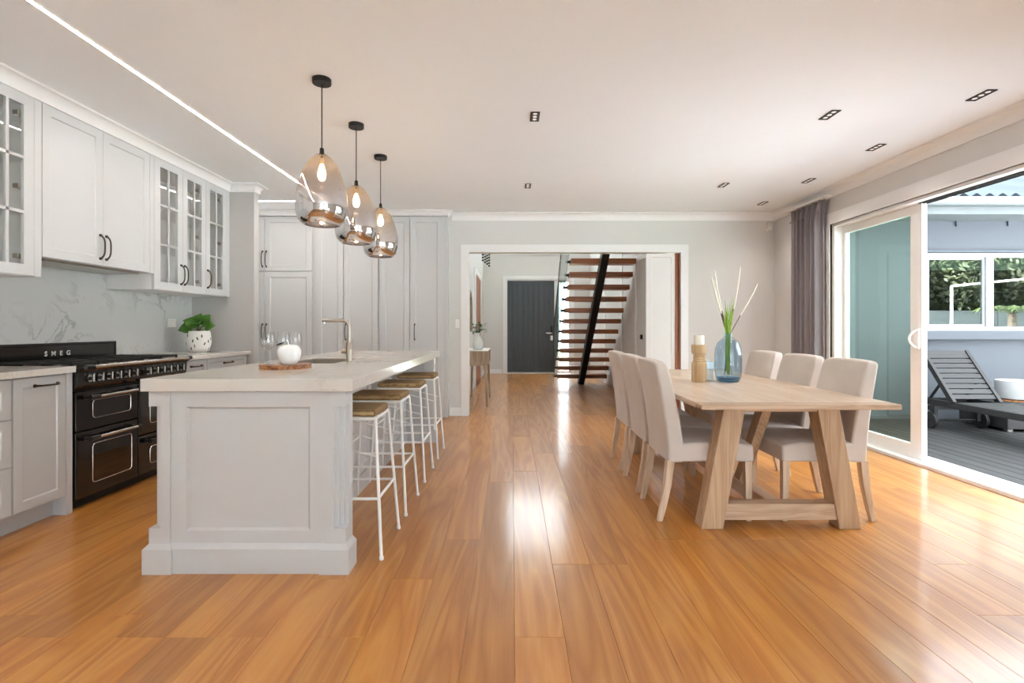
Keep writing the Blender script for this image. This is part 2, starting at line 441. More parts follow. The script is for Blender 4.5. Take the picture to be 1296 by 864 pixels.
g = B().box(-3.58, XL - 0.001, YR - 0.1, YB + 0.12, 0, ZC)
stru(g.build('wall_left', 'wall_paint', origin=(0, 0, 0)))
g = B().box(-3.58, -0.60, YB, YB + 0.12, 0, 4.7).box(2.27, 3.74, YB, YB + 0.12, 0, 4.7).box(-0.60, 2.27, YB, YB + 0.12, 2.19, 4.7)
stru(g.build('wall_back', 'wall_paint', origin=(0, 0, 0)))
g = B().box(XR, 3.66, 5.60, YB, 0, ZC).box(XR, 3.66, 2.75, 5.60, 2.32, ZC).box(XR, 3.66, YR - 0.1, -4.2, 0, ZC).box(XR, 3.66, -0.4, 2.75, 0, ZC).box(XR, 3.66, -4.2, -0.4, 2.4, ZC)
stru(g.build('wall_right', 'wall_paint', origin=(0, 0, 0)))
g = B().box(XL, 0.7, YR - 0.1, YR, 0, ZC).box(2.3, XR, YR - 0.1, YR, 0, ZC).box(0.7, 2.3, YR - 0.1, YR, 2.4, ZC)
stru(g.build('wall_rear', 'wall_paint', origin=(0, 0, 0)))
stru(bx(-3.58, 3.7, YR - 0.1, YB, ZC, ZC + 0.12).build('ceiling', 'ceiling_paint', origin=(0, 0, 0)))
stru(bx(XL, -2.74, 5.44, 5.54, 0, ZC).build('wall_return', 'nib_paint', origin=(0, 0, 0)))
# rear glazing behind the viewer
wr = struct_root('window_4', (0.35, YR - 0.05, 0))
for x0, x1 in ((0.7, 1.5), (1.5, 2.3)):
    B().ring(face_my(YR - 0.02), x0, x1, 0.0, 2.4, 0, 0.06, 0.05, 0.06, 0.05).build('frame', 'alu_white', wr)
    bx(x0 + 0.05, x1 - 0.05, YR - 0.055, YR - 0.05, 0.06, 2.35).build('pane', 'clear_glass', wr)

ws = struct_root('fill_window_side', (3.6, -1.7, 0))  # unseen side window, added to let more daylight into the room
for y0, y1 in ((-4.2, -2.93), (-2.93, -1.67), (-1.67, -0.4)):
    B().ring(lambda u, v, w_: (3.58 + w_, u, v), y0, y1, 0.0, 2.4, 0, 0.06, 0.05, 0.06, 0.05).build('frame', 'alu_white', ws)
    bx(3.607, 3.612, y0 + 0.05, y1 - 0.05, 0.06, 2.35).build('pane', 'clear_glass', ws)
# hall beyond the opening
HY = 13.1
g = B().box(-0.85, -0.73, YB + 0.12, HY, 0, 4.7)
wl = stru(g.build('wall_hall_left', 'wall_paint', origin=(0, 0, 0)))
stru(bx(1.99, 2.11, YB + 0.12, HY, 0, 4.7).build('wall_hall_right', 'wall_paint', origin=(0, 0, 0)))
g = (B().box(-0.85, -0.16, HY, HY + 0.14, 0, 4.7).box(-0.16, 1.52, HY, HY + 0.14, 2.42, 3.10).box(-0.16, 1.52, HY, HY + 0.14, 4.55, 4.7)
     .box(1.4, 1.52, HY, HY + 0.14, 3.1, 4.55).box(1.52, 2.11, HY, HY + 0.14, 0, 4.7).box(1.115, 1.15, HY, HY + 0.14, 0, 2.42))
stru(g.build('wall_hall_back', 'wall_paint', origin=(0, 0, 0)))
g = B().box(-0.85, -0.25, YB + 0.12, HY + 0.14, 4.7, 4.8).box(1.45, 2.11, YB + 0.12, HY + 0.14, 4.7, 4.8).box(-0.25, 1.45, YB + 0.12, 7.9, 4.7, 4.8).box(-0.25, 1.45, 10.9, HY + 0.14, 4.7, 4.8)
stru(g.build('ceiling_hall', 'ceiling_paint', origin=(0, 0, 0)))
w7 = struct_root('fill_skylight', (0.6, 9.4, 4.7))  # skylight out of view, added to brighten the hall
B().ring(lambda u, v, w_: (u, v, 4.74 + w_), -0.25, 1.45, 7.9, 10.9, 0, 0.06, 0.06, 0.06, 0.06).build('frame', 'alu_white', w7)
bx(-0.19, 1.39, 7.96, 10.84, 4.765, 4.77).build('pane', 'fill_opal', w7)

# cornices (stepped cove profiles)
def cove(d, h_):  # profile: distance from wall, height below ceiling
    pts = [(0, 0), (d, 0), (d, -0.014)]
    for k in range(6):
        a = PI / 2 * k / 5
        pts.append((0.012 + (d - 0.02) * (1 - math.sin(a)) , -0.014 - (h_ - 0.028) * (1 - math.cos(a))))
    pts += [(0.012, -h_), (0, -h_)]
    return pts
def crown(nm, pts, prof):
    P = [Vector(p) for p in pts]; secs = []
    for i, p in enumerate(P):
        def rt(a, b_):
            d = (b_ - a).normalized(); return Vector((d.y, -d.x))
        if i == 0: n_ = rt(P[0], P[1])
        elif i == len(P) - 1: n_ = rt(P[-2], P[-1])
        else:
            n1, n2 = rt(P[i - 1], p), rt(p, P[i + 1]); n_ = (n1 + n2) / (1 + n1.dot(n2))
        secs.append([(p.x + n_.x * d, p.y + n_.y * d, ZC + z) for d, z in prof])
    return stru(B().loft(secs).build(nm, 'trim_white', smooth=True, angle=25))
crown('trim_1', [(-0.80, YB), (XR, YB), (XR, YR)], cove(0.09, 0.10))
crown('trim_3', [(-3.0, 1.2), (-3.0, 5.44), (-2.74, 5.44), (-2.74, 5.54), (-3.3, 5.54)], cove(0.07, 0.085))
crown('trim_5', [(XL, 6.66), (-0.84, 6.66), (-0.84, YB)], cove(0.06, 0.07))
# casing round the hall opening: a stepped architrave
def casing(nm, mp, u0, u1, v1, wd, mat='trim_white', v0=0.0):
    g = B()
    for (a, t) in ((0.0, 0.012), (0.012, 0.02), (wd * 0.55, 0.026)):
        x = wd - a
        g.add([], [])
        o = [(u0 - x, v0), (u0, v0), (u0, v1), (u1, v1), (u1, v0), (u1 + x, v0), (u1 + x, v1 + x), (u0 - x, v1 + x)]
        vs = [mp(*p, 0.0) for p in o] + [mp(*p, t) for p in o]
        q = [(0, 1, 2, 7), (7, 2, 3, 6), (3, 4, 5, 6)]
        fs = [tuple(i + 8 for i in f) for f in q] + q
        for i in range(8):
            j = (i + 1) % 8; fs.append((i, j, j + 8, i + 8))
        g.add(vs, fs)
    return stru(g.build(nm, mat))
casing('trim_6', face_my(YB - 0.0005), -0.575, 2.245, 2.175, 0.105)
g = B().box(-0.60, -0.575, YB, YB + 0.12, 0, 2.175).box(2.245, 2.27, YB, YB + 0.12, 0, 2.175).box(-0.60, 2.27, YB, YB + 0.12, 2.175, 2.19)
stru(g.build('trim_7', 'trim_white'))
# skirtings
def skirt(nm, x0, x1, y0, y1, h_=0.11):
    g = B().box(x0, x1, y0, y1, 0, h_ - 0.02)
    dx = 0.005
    g.box(x0 + (dx if x1 - x0 < 0.05 else 0), x1 - (dx if x1 - x0 < 0.05 else 0), y0 + (dx if y1 - y0 < 0.05 else 0), y1 - (dx if y1 - y0 < 0.05 else 0), h_ - 0.02, h_)
    return stru(g.build(nm, 'trim_white'))
skirt('baseboard_back', 2.352, XR, YB - 0.018, YB)
skirt('baseboard_back_left', -0.83, -0.682, YB - 0.018, YB)
skirt('baseboard_right', XR - 0.018, XR, 5.73, YB)
skirt('baseboard_hall', -0.73, -0.26, HY - 0.018, HY)
skirt('baseboard_hall_left', -0.73, -0.712, 11.72, HY)
skirt('baseboard_return', -2.74, -2.722, 5.44, 5.54)

# timber-edged cavity slider at the right of the opening
d3 = struct_root('door_3', (2.05, 6.89, 0), 'white cavity sliding door leaf half drawn from the wall, with a timber edge')
B().shaker(face_my(6.905), 1.83, 2.185, 0.01, 2.165, 0.035, 0.045, 0.010).build('leaf', 'trim_white', d3)
bx(2.185, 2.245, 6.86, 6.905, 0.0, 2.17).build('timber_edge', 'jamb_wood', d3)['label'] = 'reddish timber edge strip'
bx(1.80, 1.83, 6.868, 6.907, 0.01, 2.165).build('edge_stile', 'trim_white', d3)

# front door with its frame and sidelight
d1 = struct_root('door_1', (0.48, HY, 0), 'charcoal front door of vertical grooved boards with a lever lock')
nb = 9
for i in range(nb):
    x0 = -0.115 + i * 1.195 / nb
    bx(x0 + 0.007, x0 + 1.195 / nb - 0.007, HY + 0.008, HY + 0.05, 0.03, 2.36).build('board', 'front_door_paint', d1, bevel=0.006)
bx(-0.121, 1.086, HY + 0.03, HY + 0.06, 0.028, 2.372).build('core', 'front_door_paint', d1)
lk = bx(0.985, 1.04, HY - 0.012, HY + 0.014, 0.88, 1.22).build('lock_plate', 'black_metal', d1, bevel=0.004)
g = B().cyl((1.01, HY - 0.012, 1.03), (1.01, HY - 0.055, 1.03), 0.012, n=10).cyl((1.015, HY - 0.055, 1.03), (0.87, HY - 0.055, 1.03), 0.016, n=10)
g.build('lever', 'steel', d1, smooth=True)
bx(0.98, 1.045, HY - 0.022, HY - 0.01, 0.84, 0.97).build('keypad', 'steel', d1, bevel=0.003)
casing('trim_8', face_my(HY - 0.0005), -0.135, 1.495, 2.40, 0.095)
g = B().box(-0.16, -0.12, HY, HY + 0.1, 0, 2.42).box(1.085, 1.115, HY, HY + 0.1, 0, 2.42).box(1.15, 1.17, HY, HY + 0.1, 0, 2.42).box(1.48, 1.52, HY, HY + 0.1, 0, 2.42)
g.box(-0.12, 1.085, HY, HY + 0.1, 2.37, 2.42).box(1.17, 1.48, HY, HY + 0.1, 2.37, 2.42)
stru(g.build('trim_9', 'trim_white'))
stru(bx(-0.12, 1.085, HY - 0.05, HY + 0.1, 0.0, 0.03).build('trim_10', 'carpet_mat'), 'pale door sill below the front door')
w1 = struct_root('window_1', (1.32, HY + 0.05, 0), 'tall narrow sidelight beside the charcoal front door')
B().ring(face_my(HY + 0.07), 1.17, 1.48, 0.0, 2.37, 0, 0.04, 0.03, 0.06, 0.04).build('frame', 'trim_white', w1)
bx(1.2, 1.45, HY + 0.045, HY + 0.05, 0.06, 2.33).build('pane', 'clear_glass', w1)
w5 = struct_root('window_5', (0.525, HY + 0.05, 3.1), 'high window above the front door')
B().ring(face_my(HY + 0.09), -0.16, 1.4, 3.1, 4.55, 0, 0.06, 0.05, 0.05, 0.05).build('frame', 'trim_white', w5)
bx(-0.11, 1.35, HY + 0.055, HY + 0.06, 3.15, 4.5).build('pane', 'clear_glass', w5)
bx(-0.24, 1.27, HY - 0.04, HY - 0.0005, 3.03, 3.10).build('sill', 'trim_white', w5)
# timber door in the hall's left wall, cased in white
d4 = struct_root('door_4', (-0.72, 10.7, 0), 'timber door seen edge-on in the left wall of the hall')
bx(-0.7295, -0.705, 9.93, 11.5, 0.0, 2.22).build('leaf', 'jamb_wood', d4)
B().ring(face_px(-0.7295), 9.82, 11.62, 0.0, 2.33, 0, 0.035, 0.11, 0.0, 0.11).build('casing', 'trim_white', d4)
d5 = struct_root('door_5', (1.98, 7.6, 0), 'grey-white door in the wall beside the foot of the stair')
bx(1.965, 1.9895, 7.08, 8.05, 0.0, 2.2).build('leaf', 'wall_paint', d5)
B().ring(lambda u, v, w_: (1.9895 - w_, u, v), 6.98, 8.15, 0.0, 2.3, 0, 0.035, 0.1, 0.0, 0.1).build('casing', 'trim_white', d5)
bx(1.935, 1.966, 7.70, 7.76, 1.00, 1.07).build('latch', 'black_metal', d5, bevel=0.003)
for k, y in enumerate((9.2, 10.9)):
    stru(bx(1.972, 1.9895, y, y + 0.07, 0.0, 4.0).build('trim_%d' % (11 + k), 'trim_white'))

# ------------------------------------------------------------------ sliding door in the right wall
d2 = struct_root('door_2', (3.6, 3.4, 0), 'white aluminium sliding glass door opening to the deck')
casing('trim_13', lambda u, v, w_: (XR + 0.0005 - w_, u, v), 2.75, 5.60, 2.30, 0.13)
g = B().box(XR, 3.665, 5.56, 5.605, -0.02, 2.32).box(XR, 3.665, 2.69, 2.75, -0.02, 2.32)
g.build('jamb', 'alu_white', d2)
g = B().box(XR, 3.665, 2.75, 5.56, 2.27, 2.32)
g.build('head', 'alu_white', d2)
for x in (3.565, 3.60, 3.635):
    bx(x, x + 0.012, 2.75, 4.49, 2.262, 2.2705).build('track_groove', 'rubber', d2)
bx(XR + 0.005, 3.775, 2.75, 5.56, -0.03, 0.012).build('sill', 'alu_white', d2, bevel=0.003)
for x in (3.59, 3.665):
    bx(x, x + 0.012, 2.75, 5.56, 0.012, 0.022).build('sill_track', 'alu_white', d2)
def leaf(x, y0, y1, nm):
    mp = lambda u, v, w_: (x + w_, u, v)
    lf = B().ring(mp, y0, y1, 0.022, 2.268, 0, 0.045, 0.035, 0.11, 0.075).box(x, x + 0.045, y0 + 0.035, y0 + 0.13, 0.13, 2.195).build(nm, 'alu_white', d2, bevel=0.002)
    bx(x + 0.018, x + 0.024, y0 + 0.13, y1 - 0.035, 0.132, 2.193).build('pane', 'door_glass', lf)
    return lf
l1 = leaf(3.595, 4.49, 5.555, 'sliding_leaf')
g = B().box(3.580, 3.5952, 4.51, 4.565, 0.99, 1.17)
hp = g.build('handle_plate', 'white_plastic', l1, bevel=0.004)
pts_ = [(3.582, 4.535, 1.0)] + [(3.578 - 0.038 * math.sin(PI * q_ / 10) ** 0.6, 4.535 + 0.03 * math.sin(PI * q_ / 10), 1.0 + 0.155 * q_ / 10) for q_ in range(1, 10)] + [(3.582, 4.535, 1.155)]
B().tube(pts_, 0.010, 8).build('pull', 'white_plastic', l1, smooth=True)

# ------------------------------------------------------------------ outdoors
deck = stru(bx(3.80, 9.5, 3.32, 6.85, -0.2, -0.07).build('deck', 'rubber', origin=(0, 0, 0)), 'charcoal timber deck outside the sliding door')
dm = plank_mesh(3.5, 'deck_board', 'deck_wood', 0.14, 0.028, 0.004, 0.003)
for i in range(40):
    o = bpy.data.objects.new('deck_board', dm); COL.objects.link(o); o.parent = deck; o.location = (3.875 + i * 0.14, 5.09, -0.068)
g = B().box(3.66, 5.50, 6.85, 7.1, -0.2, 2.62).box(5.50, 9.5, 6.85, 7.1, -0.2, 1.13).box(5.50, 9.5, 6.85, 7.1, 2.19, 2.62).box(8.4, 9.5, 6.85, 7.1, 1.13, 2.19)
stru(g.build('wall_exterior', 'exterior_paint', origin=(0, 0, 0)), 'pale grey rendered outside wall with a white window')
w2 = struct_root('window_2', (6.9, 6.87, 1.13), 'white framed outside window mirroring the garden')
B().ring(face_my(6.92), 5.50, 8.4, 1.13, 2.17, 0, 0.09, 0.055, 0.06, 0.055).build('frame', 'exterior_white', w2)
bx(6.33, 6.43, 6.835, 6.92, 1.19, 2.115).build('mullion', 'exterior_white', w2)
B().ring(face_my(6.905), 5.555, 6.33, 1.19, 2.115, 0, 0.05, 0.03, 0.03, 0.03).build('sash', 'exterior_white', w2)
bx(5.585, 6.30, 6.87, 6.876, 1.22, 2.085).build('pane', 'reflective_glazing', w2)
bx(6.43, 8.345, 6.87, 6.876, 1.19, 2.115).build('pane', 'reflective_glazing', w2)
bx(5.50, 8.4, 6.90, 6.91, 1.95, 2.14).build('top_band', 'pale_green', w2)  # pale green band behind the top of the panes
bx(5.44, 8.46, 6.76, 6.9, 1.02, 1.13).build('sill', 'exterior_paint', w2, bevel=0.004)
bx(5.46, 8.44, 6.80, 6.8495, 2.175, 2.205).build('head_flashing', 'roof_dark', w2)
bx(5.50, 8.4, 7.9, 7.95, 0.5, 2.6).build('room_backing', 'dark_interior', w2)
# eaves
ev = struct_root('eaves', (6.6, 6.4, 2.6), 'white eave with fascia gutter below a corrugated roof')
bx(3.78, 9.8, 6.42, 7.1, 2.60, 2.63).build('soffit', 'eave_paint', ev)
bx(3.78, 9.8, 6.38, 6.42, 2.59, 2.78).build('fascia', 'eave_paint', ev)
gp = [(6.27, 2.68), (6.38, 2.68), (6.38, 2.78), (6.26, 2.78), (6.24, 2.75), (6.25, 2.70)]
B().prism(gp, 'x', 3.78, 9.8).build('gutter', 'eave_paint', ev)
for x in (5.93, 6.62, 7.31):
    bx(x, x + 0.008, 6.83, 6.8495, 2.53, 2.60).build('bracket', 'roof_dark', ev)
# corrugated roof sheet
rb = B(); n = 220; y0, y1, z0, z1 = 6.30, 9.0, 2.81, 3.86
secs0, secs1 = [], []
for i in range(n + 1):
    x = 3.8 + 6.0 * i / n; dz = 0.022 * math.cos(2 * PI * (x - 3.8) / 0.16)
    secs0.append((x, y0, z0 + dz)); secs1.append((x, y1, z1 + dz))
vs = secs0 + secs1 + [(p[0], p[1], p[2] - 0.05) for p in secs0] + [(p[0], p[1], p[2] - 0.05) for p in secs1]; k = n + 1; fs = []
for i in range(n):
    fs += [(i, i + 1, i + 1 + k, i + k), (i + 2 * k, i + 3 * k, i + 1 + 3 * k, i + 1 + 2 * k), (i, i + 2 * k, i + 1 + 2 * k, i + 1), (i + k, i + 1 + k, i + 1 + 3 * k, i + 3 * k)]
rb.add(vs, fs)
rf = stru(rb.build('roof', 'roof_steel', smooth=True), 'blue-grey corrugated steel roof above the grey outside wall')
B().box(3.8, 9.8, 8.9, 9.2, 3.86, 3.92).build('ridge_cap', 'roof_dark', rf)
stru(bx(-25, 30, -22, 30, -0.5, -0.24).build('ground', 'lawn', origin=(0, 0, 0)))
stru(bx(-3.0, 3.0, 13.3, 18, -0.24, -0.05).build('path', 'carpet_mat', origin=(0, 0, 0)), 'pale path outside the front door')
stru(B().box(-11, 3.74, -11, YR - 0.1, -0.24, -0.03).box(-11, -3.7, YR - 0.1, 6, -0.24, -0.03).build('bounce_ground', 'bounce_paving', origin=(0, 0, 0)), 'unseen pale paving added behind the room to bounce light')  # added out of view as a reflector for the ceiling
stru(B().box(3.8, 9.5, -11, 3.3, -0.24, -0.05).box(9.5, 22, -2.7, 7, -0.24, -0.05).build('bounce_ground_side', 'bounce_paving', origin=(0, 0, 0)), 'unseen pale paving added beside the deck to bounce light')  # added out of view to throw sunlight back into the room
# garden that the outside window mirrors
fence = thing('garden_wall', (14, -3, -0.24), 'long grey rendered garden wall across the lawn', 'wall')
for i in range(5):
    bx(8 + i * 2.6, 10.58 + i * 2.6, -3.1, -2.9, -0.24, 1.72).build('panel', 'fence_grey', fence)
def leafball(nm, c, rx, rz, n, size, label, seed, mat='tree_leaf', trunk=True):
    rr = random.Random(seed); t = thing(nm, (c[0], c[1], -0.24), label, 'tree', 'trees along the garden wall')
    g = B()
    for _ in range(n):
        while True:
            p = Vector((rr.uniform(-1, 1), rr.uniform(-1, 1), rr.uniform(-1, 1)))
            if 0.35 < p.length < 1: break
        q = Vector((c[0] + p.x * rx, c[1] + p.y * rx, c[2] + p.z * rz))
        a = Vector((rr.uniform(-1, 1), rr.uniform(-1, 1), rr.uniform(-1, 1))).normalized(); b_ = a.orthogonal().normalized()
        s_ = size * rr.uniform(0.6, 1.3)
        g.add([q - a * s_, q + b_ * s_ * 0.4, q + a * s_, q - b_ * s_ * 0.4], [(0, 1, 2, 3)])
    f = g.build('foliage', mat, t); f['kind'] = 'stuff'
    B().tube([(c[0], c[1], -0.24), (c[0] + 0.1, c[1], c[2])], [0.14, 0.08], 8).build('trunk', 'bark', t, smooth=True)
for i in range(5):
    leafball('garden_tree', (10.0 + i * 2.75, -4.7, 2.3 + 0.4 * (i % 2)), 1.36, 2.4, 7000, 0.125, 'dense olive green tree just behind the grey garden wall', 40 + i)
for i in range(4):
    leafball('garden_tree', (11.5 + i * 4.3, -8.0, 3.2), 1.75, 3.4, 7000, 0.19, 'tall dark tree in the second row behind the garden wall', 60 + i)
def frond(g, base, az, ln, rise, droop, wd):
    pts = []
    for k in range(9):
        t = k / 8
        pts.append(Vector(base) + Vector((math.cos(az) * ln * t, math.sin(az) * ln * t, rise * t - droop * t * t)))
    sd = Vector((-math.sin(az), math.cos(az), 0))
    for k in range(1, 9):
        for s_ in (-1, 1):
            q = pts[k]; tip = q + sd * s_ * wd * (1.1 - 0.6 * k / 8) + (pts[k] - pts[k - 1]) * 0.9 + Vector((0, 0, -0.06))
            g.add([pts[k - 1], q, tip], [(0, 1, 2)])
pm_ = thing('palm', (14.7, -1.3, -0.24), 'low yellow-green palm in front of the grey garden wall', 'palm')
for i in range(11):
    g = B(); frond(g, (14.7, -1.3, 1.55), i * 2 * PI / 11, 0.85, 0.9, 0.75, 0.2); g.build('frond', 'palm_leaf', pm_)
B().tube([(14.7, -1.3, -0.24), (14.7, -1.3, 1.6)], [0.15, 0.1], 8).build('trunk', 'bark', pm_, smooth=True)
fr = thing('shade_frame', (13.9, -2.45, -0.24), 'thin white metal shade frame on the lawn by the garden wall', 'shade frame')
B().cyl((13.9, -2.45, -0.24), (13.9, -2.45, 2.48), 0.035, n=8).build('post', 'alu_white', fr, smooth=True)
B().cyl((13.9, -2.45, 2.48), (17.6, -2.45, 2.84), 0.03, n=8).build('beam', 'alu_white', fr, smooth=True)
B().cyl((17.6, -2.45, -0.24), (17.6, -2.45, 2.84), 0.035, n=8).build('post', 'alu_white', fr, smooth=True)

# sun lounger
DZ = -0.04
lg = thing('sun_lounger', (5.37, 5.3, DZ), 'charcoal slatted timber sun lounger with raised back and wheels', 'sun lounger')
for x in (5.09, 5.61):
    bx(x, x + 0.045, 4.35, 6.34, 0.24, 0.31).build('side_rail', 'lounger_wood', lg, bevel=0.004)
    bx(x, x + 0.045, 4.5, 4.56, DZ, 0.24).build('leg', 'lounger_wood', lg, bevel=0.003)
    bx(x, x + 0.045, 6.17, 6.24, DZ + 0.09, 0.24).build('leg', 'lounger_wood', lg, bevel=0.003)
    wx = x - 0.045 if x < 5.3 else x + 0.05
    wh = B().cyl((wx, 6.2, DZ + 0.10), (wx + 0.04, 6.2, DZ + 0.10), 0.10, n=24).build('wheel', 'lounger_wood', lg, bevel=0.006)
    B().cyl((wx - 0.006, 6.2, DZ + 0.10), (wx + 0.046, 6.2, DZ + 0.10), 0.02, n=12).build('hub', 'black_metal', wh)
B().cyl((5.05, 6.2, DZ + 0.1), (5.70, 6.2, DZ + 0.1), 0.012, n=8).build('axle', 'black_metal', lg)
bx(5.13, 5.61, 6.27, 6.32, 0.17, 0.22).build('crossbar', 'lounger_wood', lg)
bx(5.13, 5.61, 6.31, 6.34, 0.24, 0.31).build('end_rail', 'lounger_wood', lg)
bx(5.13, 5.61, 4.35, 4.38, 0.24, 0.31).build('end_rail', 'lounger_wood', lg)
for i in range(14):
    y = 4.40 + i * 0.108
    bx(5.135, 5.61, y, y + 0.096, 0.292, 0.312).build('seat_slat', 'lounger_wood', lg, bevel=0.003)
p0 = Vector((0, 5.93, 0.315)); p1 = Vector((0, 6.36, 0.865)); dr = (p1 - p0).normalized(); nr = Vector((0, -dr.z, dr.y)); LN = (p1 - p0).length
def slab(x0, x1, a0, a1, n0, n1, nm, bev=0.003):
    vs = []
    for n_ in (n0, n1):
        for a in (a0, a1):
            for x in (x0, x1):
                q = p0 + dr * a + nr * n_; vs.append((x, q.y, q.z))
    return B().add(vs, [(0, 2, 3, 1), (4, 5, 7, 6), (0, 1, 5, 4), (2, 6, 7, 3), (0, 4, 6, 2), (1, 3, 7, 5)]).build(nm, 'lounger_wood', lg, bevel=bev)
for x in (5.085, 5.62): slab(x, x + 0.04, -0.02, LN + 0.02, -0.03, 0.03, 'back_rail')
for i in range(9): slab(5.125, 5.62, 0.03 + i * 0.072, 0.03 + i * 0.072 + 0.058, 0.0, 0.018, 'back_slat')
slab(5.125, 5.62, LN - 0.045, LN + 0.02, -0.015, 0.02, 'head_rail', 0.008)
for x in (5.15, 5.57):
    B().tube([(x, 6.12, 0.545), (x, 6.33, 0.28)], 0.016, 6).build('prop', 'lounger_wood', lg)
wt = thing('wicker_table', (6.18, 6.27, DZ), 'low dark wicker side table against the grey outside wall', 'side table')
bx(5.76, 6.6, 5.95, 6.6, DZ + 0.03, 0.27).build('body', 'wicker', wt, bevel=0.01)
bx(5.75, 6.61, 5.94, 6.61, 0.27, 0.295).build('top', 'lounger_wood', wt, bevel=0.004)
for x in (5.78, 6.52):
    for y in (5.97, 6.52): bx(x, x + 0.06, y, y + 0.06, DZ, DZ + 0.03).build('foot', 'steel', wt)
pl = thing('planter', (6.12, 6.2, 0.295), 'round white planter bowl on the dark wicker table', 'planter')
B().lathe([(0.16, 0.012), (0.19, 0.03), (0.205, 0.12), (0.205, 0.24), (0.19, 0.245), (0.18, 0.2)], (6.12, 6.2, 0.295), 36).build('bowl', 'planter_white', pl, smooth=True)
B().lathe([(0.20, 0), (0.20, 0.012)], (6.12, 6.2, 0.295), 36).build('base_disc', 'acacia', pl)

# ------------------------------------------------------------------ kitchen, left run
HB = 0.933
def worktop(y0, y1, label):
    return tag(bx(XL + 0.021, -2.775, y0, y1, HB - 0.04, HB).build('worktop', 'bench_stone', bevel=0.004), label, 'worktop')
worktop(1.2, 3.262, 'pale stone worktop on the cabinets with the drawer stack, beside the black range')
worktop(4.378, 5.438, 'pale stone worktop holding the spotted plant pot, between range and grey return wall')
tag(bx(XL, -3.40, 1.2, 5.438, 0.0 + HB - 0.05, 1.64).build('splashback', 'splash_stone'), 'grey veined stone splashback behind the black range', 'splashback')
def cabinet_base(y0, y1, label, fronts, endpanel=None):
    t = thing('base_cabinet', (-3.1, (y0 + y1) / 2, 0), label, 'cabinet', 'white base cabinets')
    bx(XL + 0.021, -2.822, y0, y1, 0.12, HB - 0.0405).build('carcass', 'cabinet_white', t)
    bx(XL + 0.021, -2.885, y0, y1, 0.0, 0.12).build('toe_kick', 'cabinet_white', t)
    mp = face_px(-2.822)
    for kind, a, b_, z0, z1, hy in fronts:
        d = B().shaker(mp, a + 0.0015, b_ - 0.0015, z0, z1, 0.021, 0.055 if z1 - z0 > 0.2 else 0.035).build(kind, 'cabinet_white', t, bevel=0.0012, seg=1)
        bow_handle(d, (-2.801, hy if hy else (a + b_) / 2, z1 - 0.05), (0, 1, 0), (1, 0, 0), 0.15)
    if endpanel:
        bx(-2.90, -2.801, endpanel[0], endpanel[1], 0.0, HB - 0.0405).build('end_panel', 'cabinet_white', t)
    return t
cabinet_base(2.0, 2.87, 'white base cabinet of three wide drawers', [('drawer', 2.0, 2.868, 0.665, 0.885, None), ('drawer', 2.0, 2.868, 0.40, 0.66, None), ('drawer', 2.0, 2.868, 0.125, 0.395, None)])
cabinet_base(2.872, 3.262, 'white base cabinet with one shaker door and top handle beside the black range', [('door', 2.875, 3.215, 0.125, 0.885, 3.08)], (3.217, 3.262))
cabinet_base(4.378, 4.70, 'narrow white base cabinet with drawer on the far side of the black range', [('drawer', 4.382, 4.698, 0.75, 0.885, None), ('door', 4.382, 4.698, 0.125, 0.745, None)])
cabinet_base(4.702, 5.436, 'wide white base cabinet with drawer under the spotted plant pot', [('drawer', 4.705, 5.40, 0.75, 0.885, None), ('door', 4.705, 5.40, 0.125, 0.745, None)])

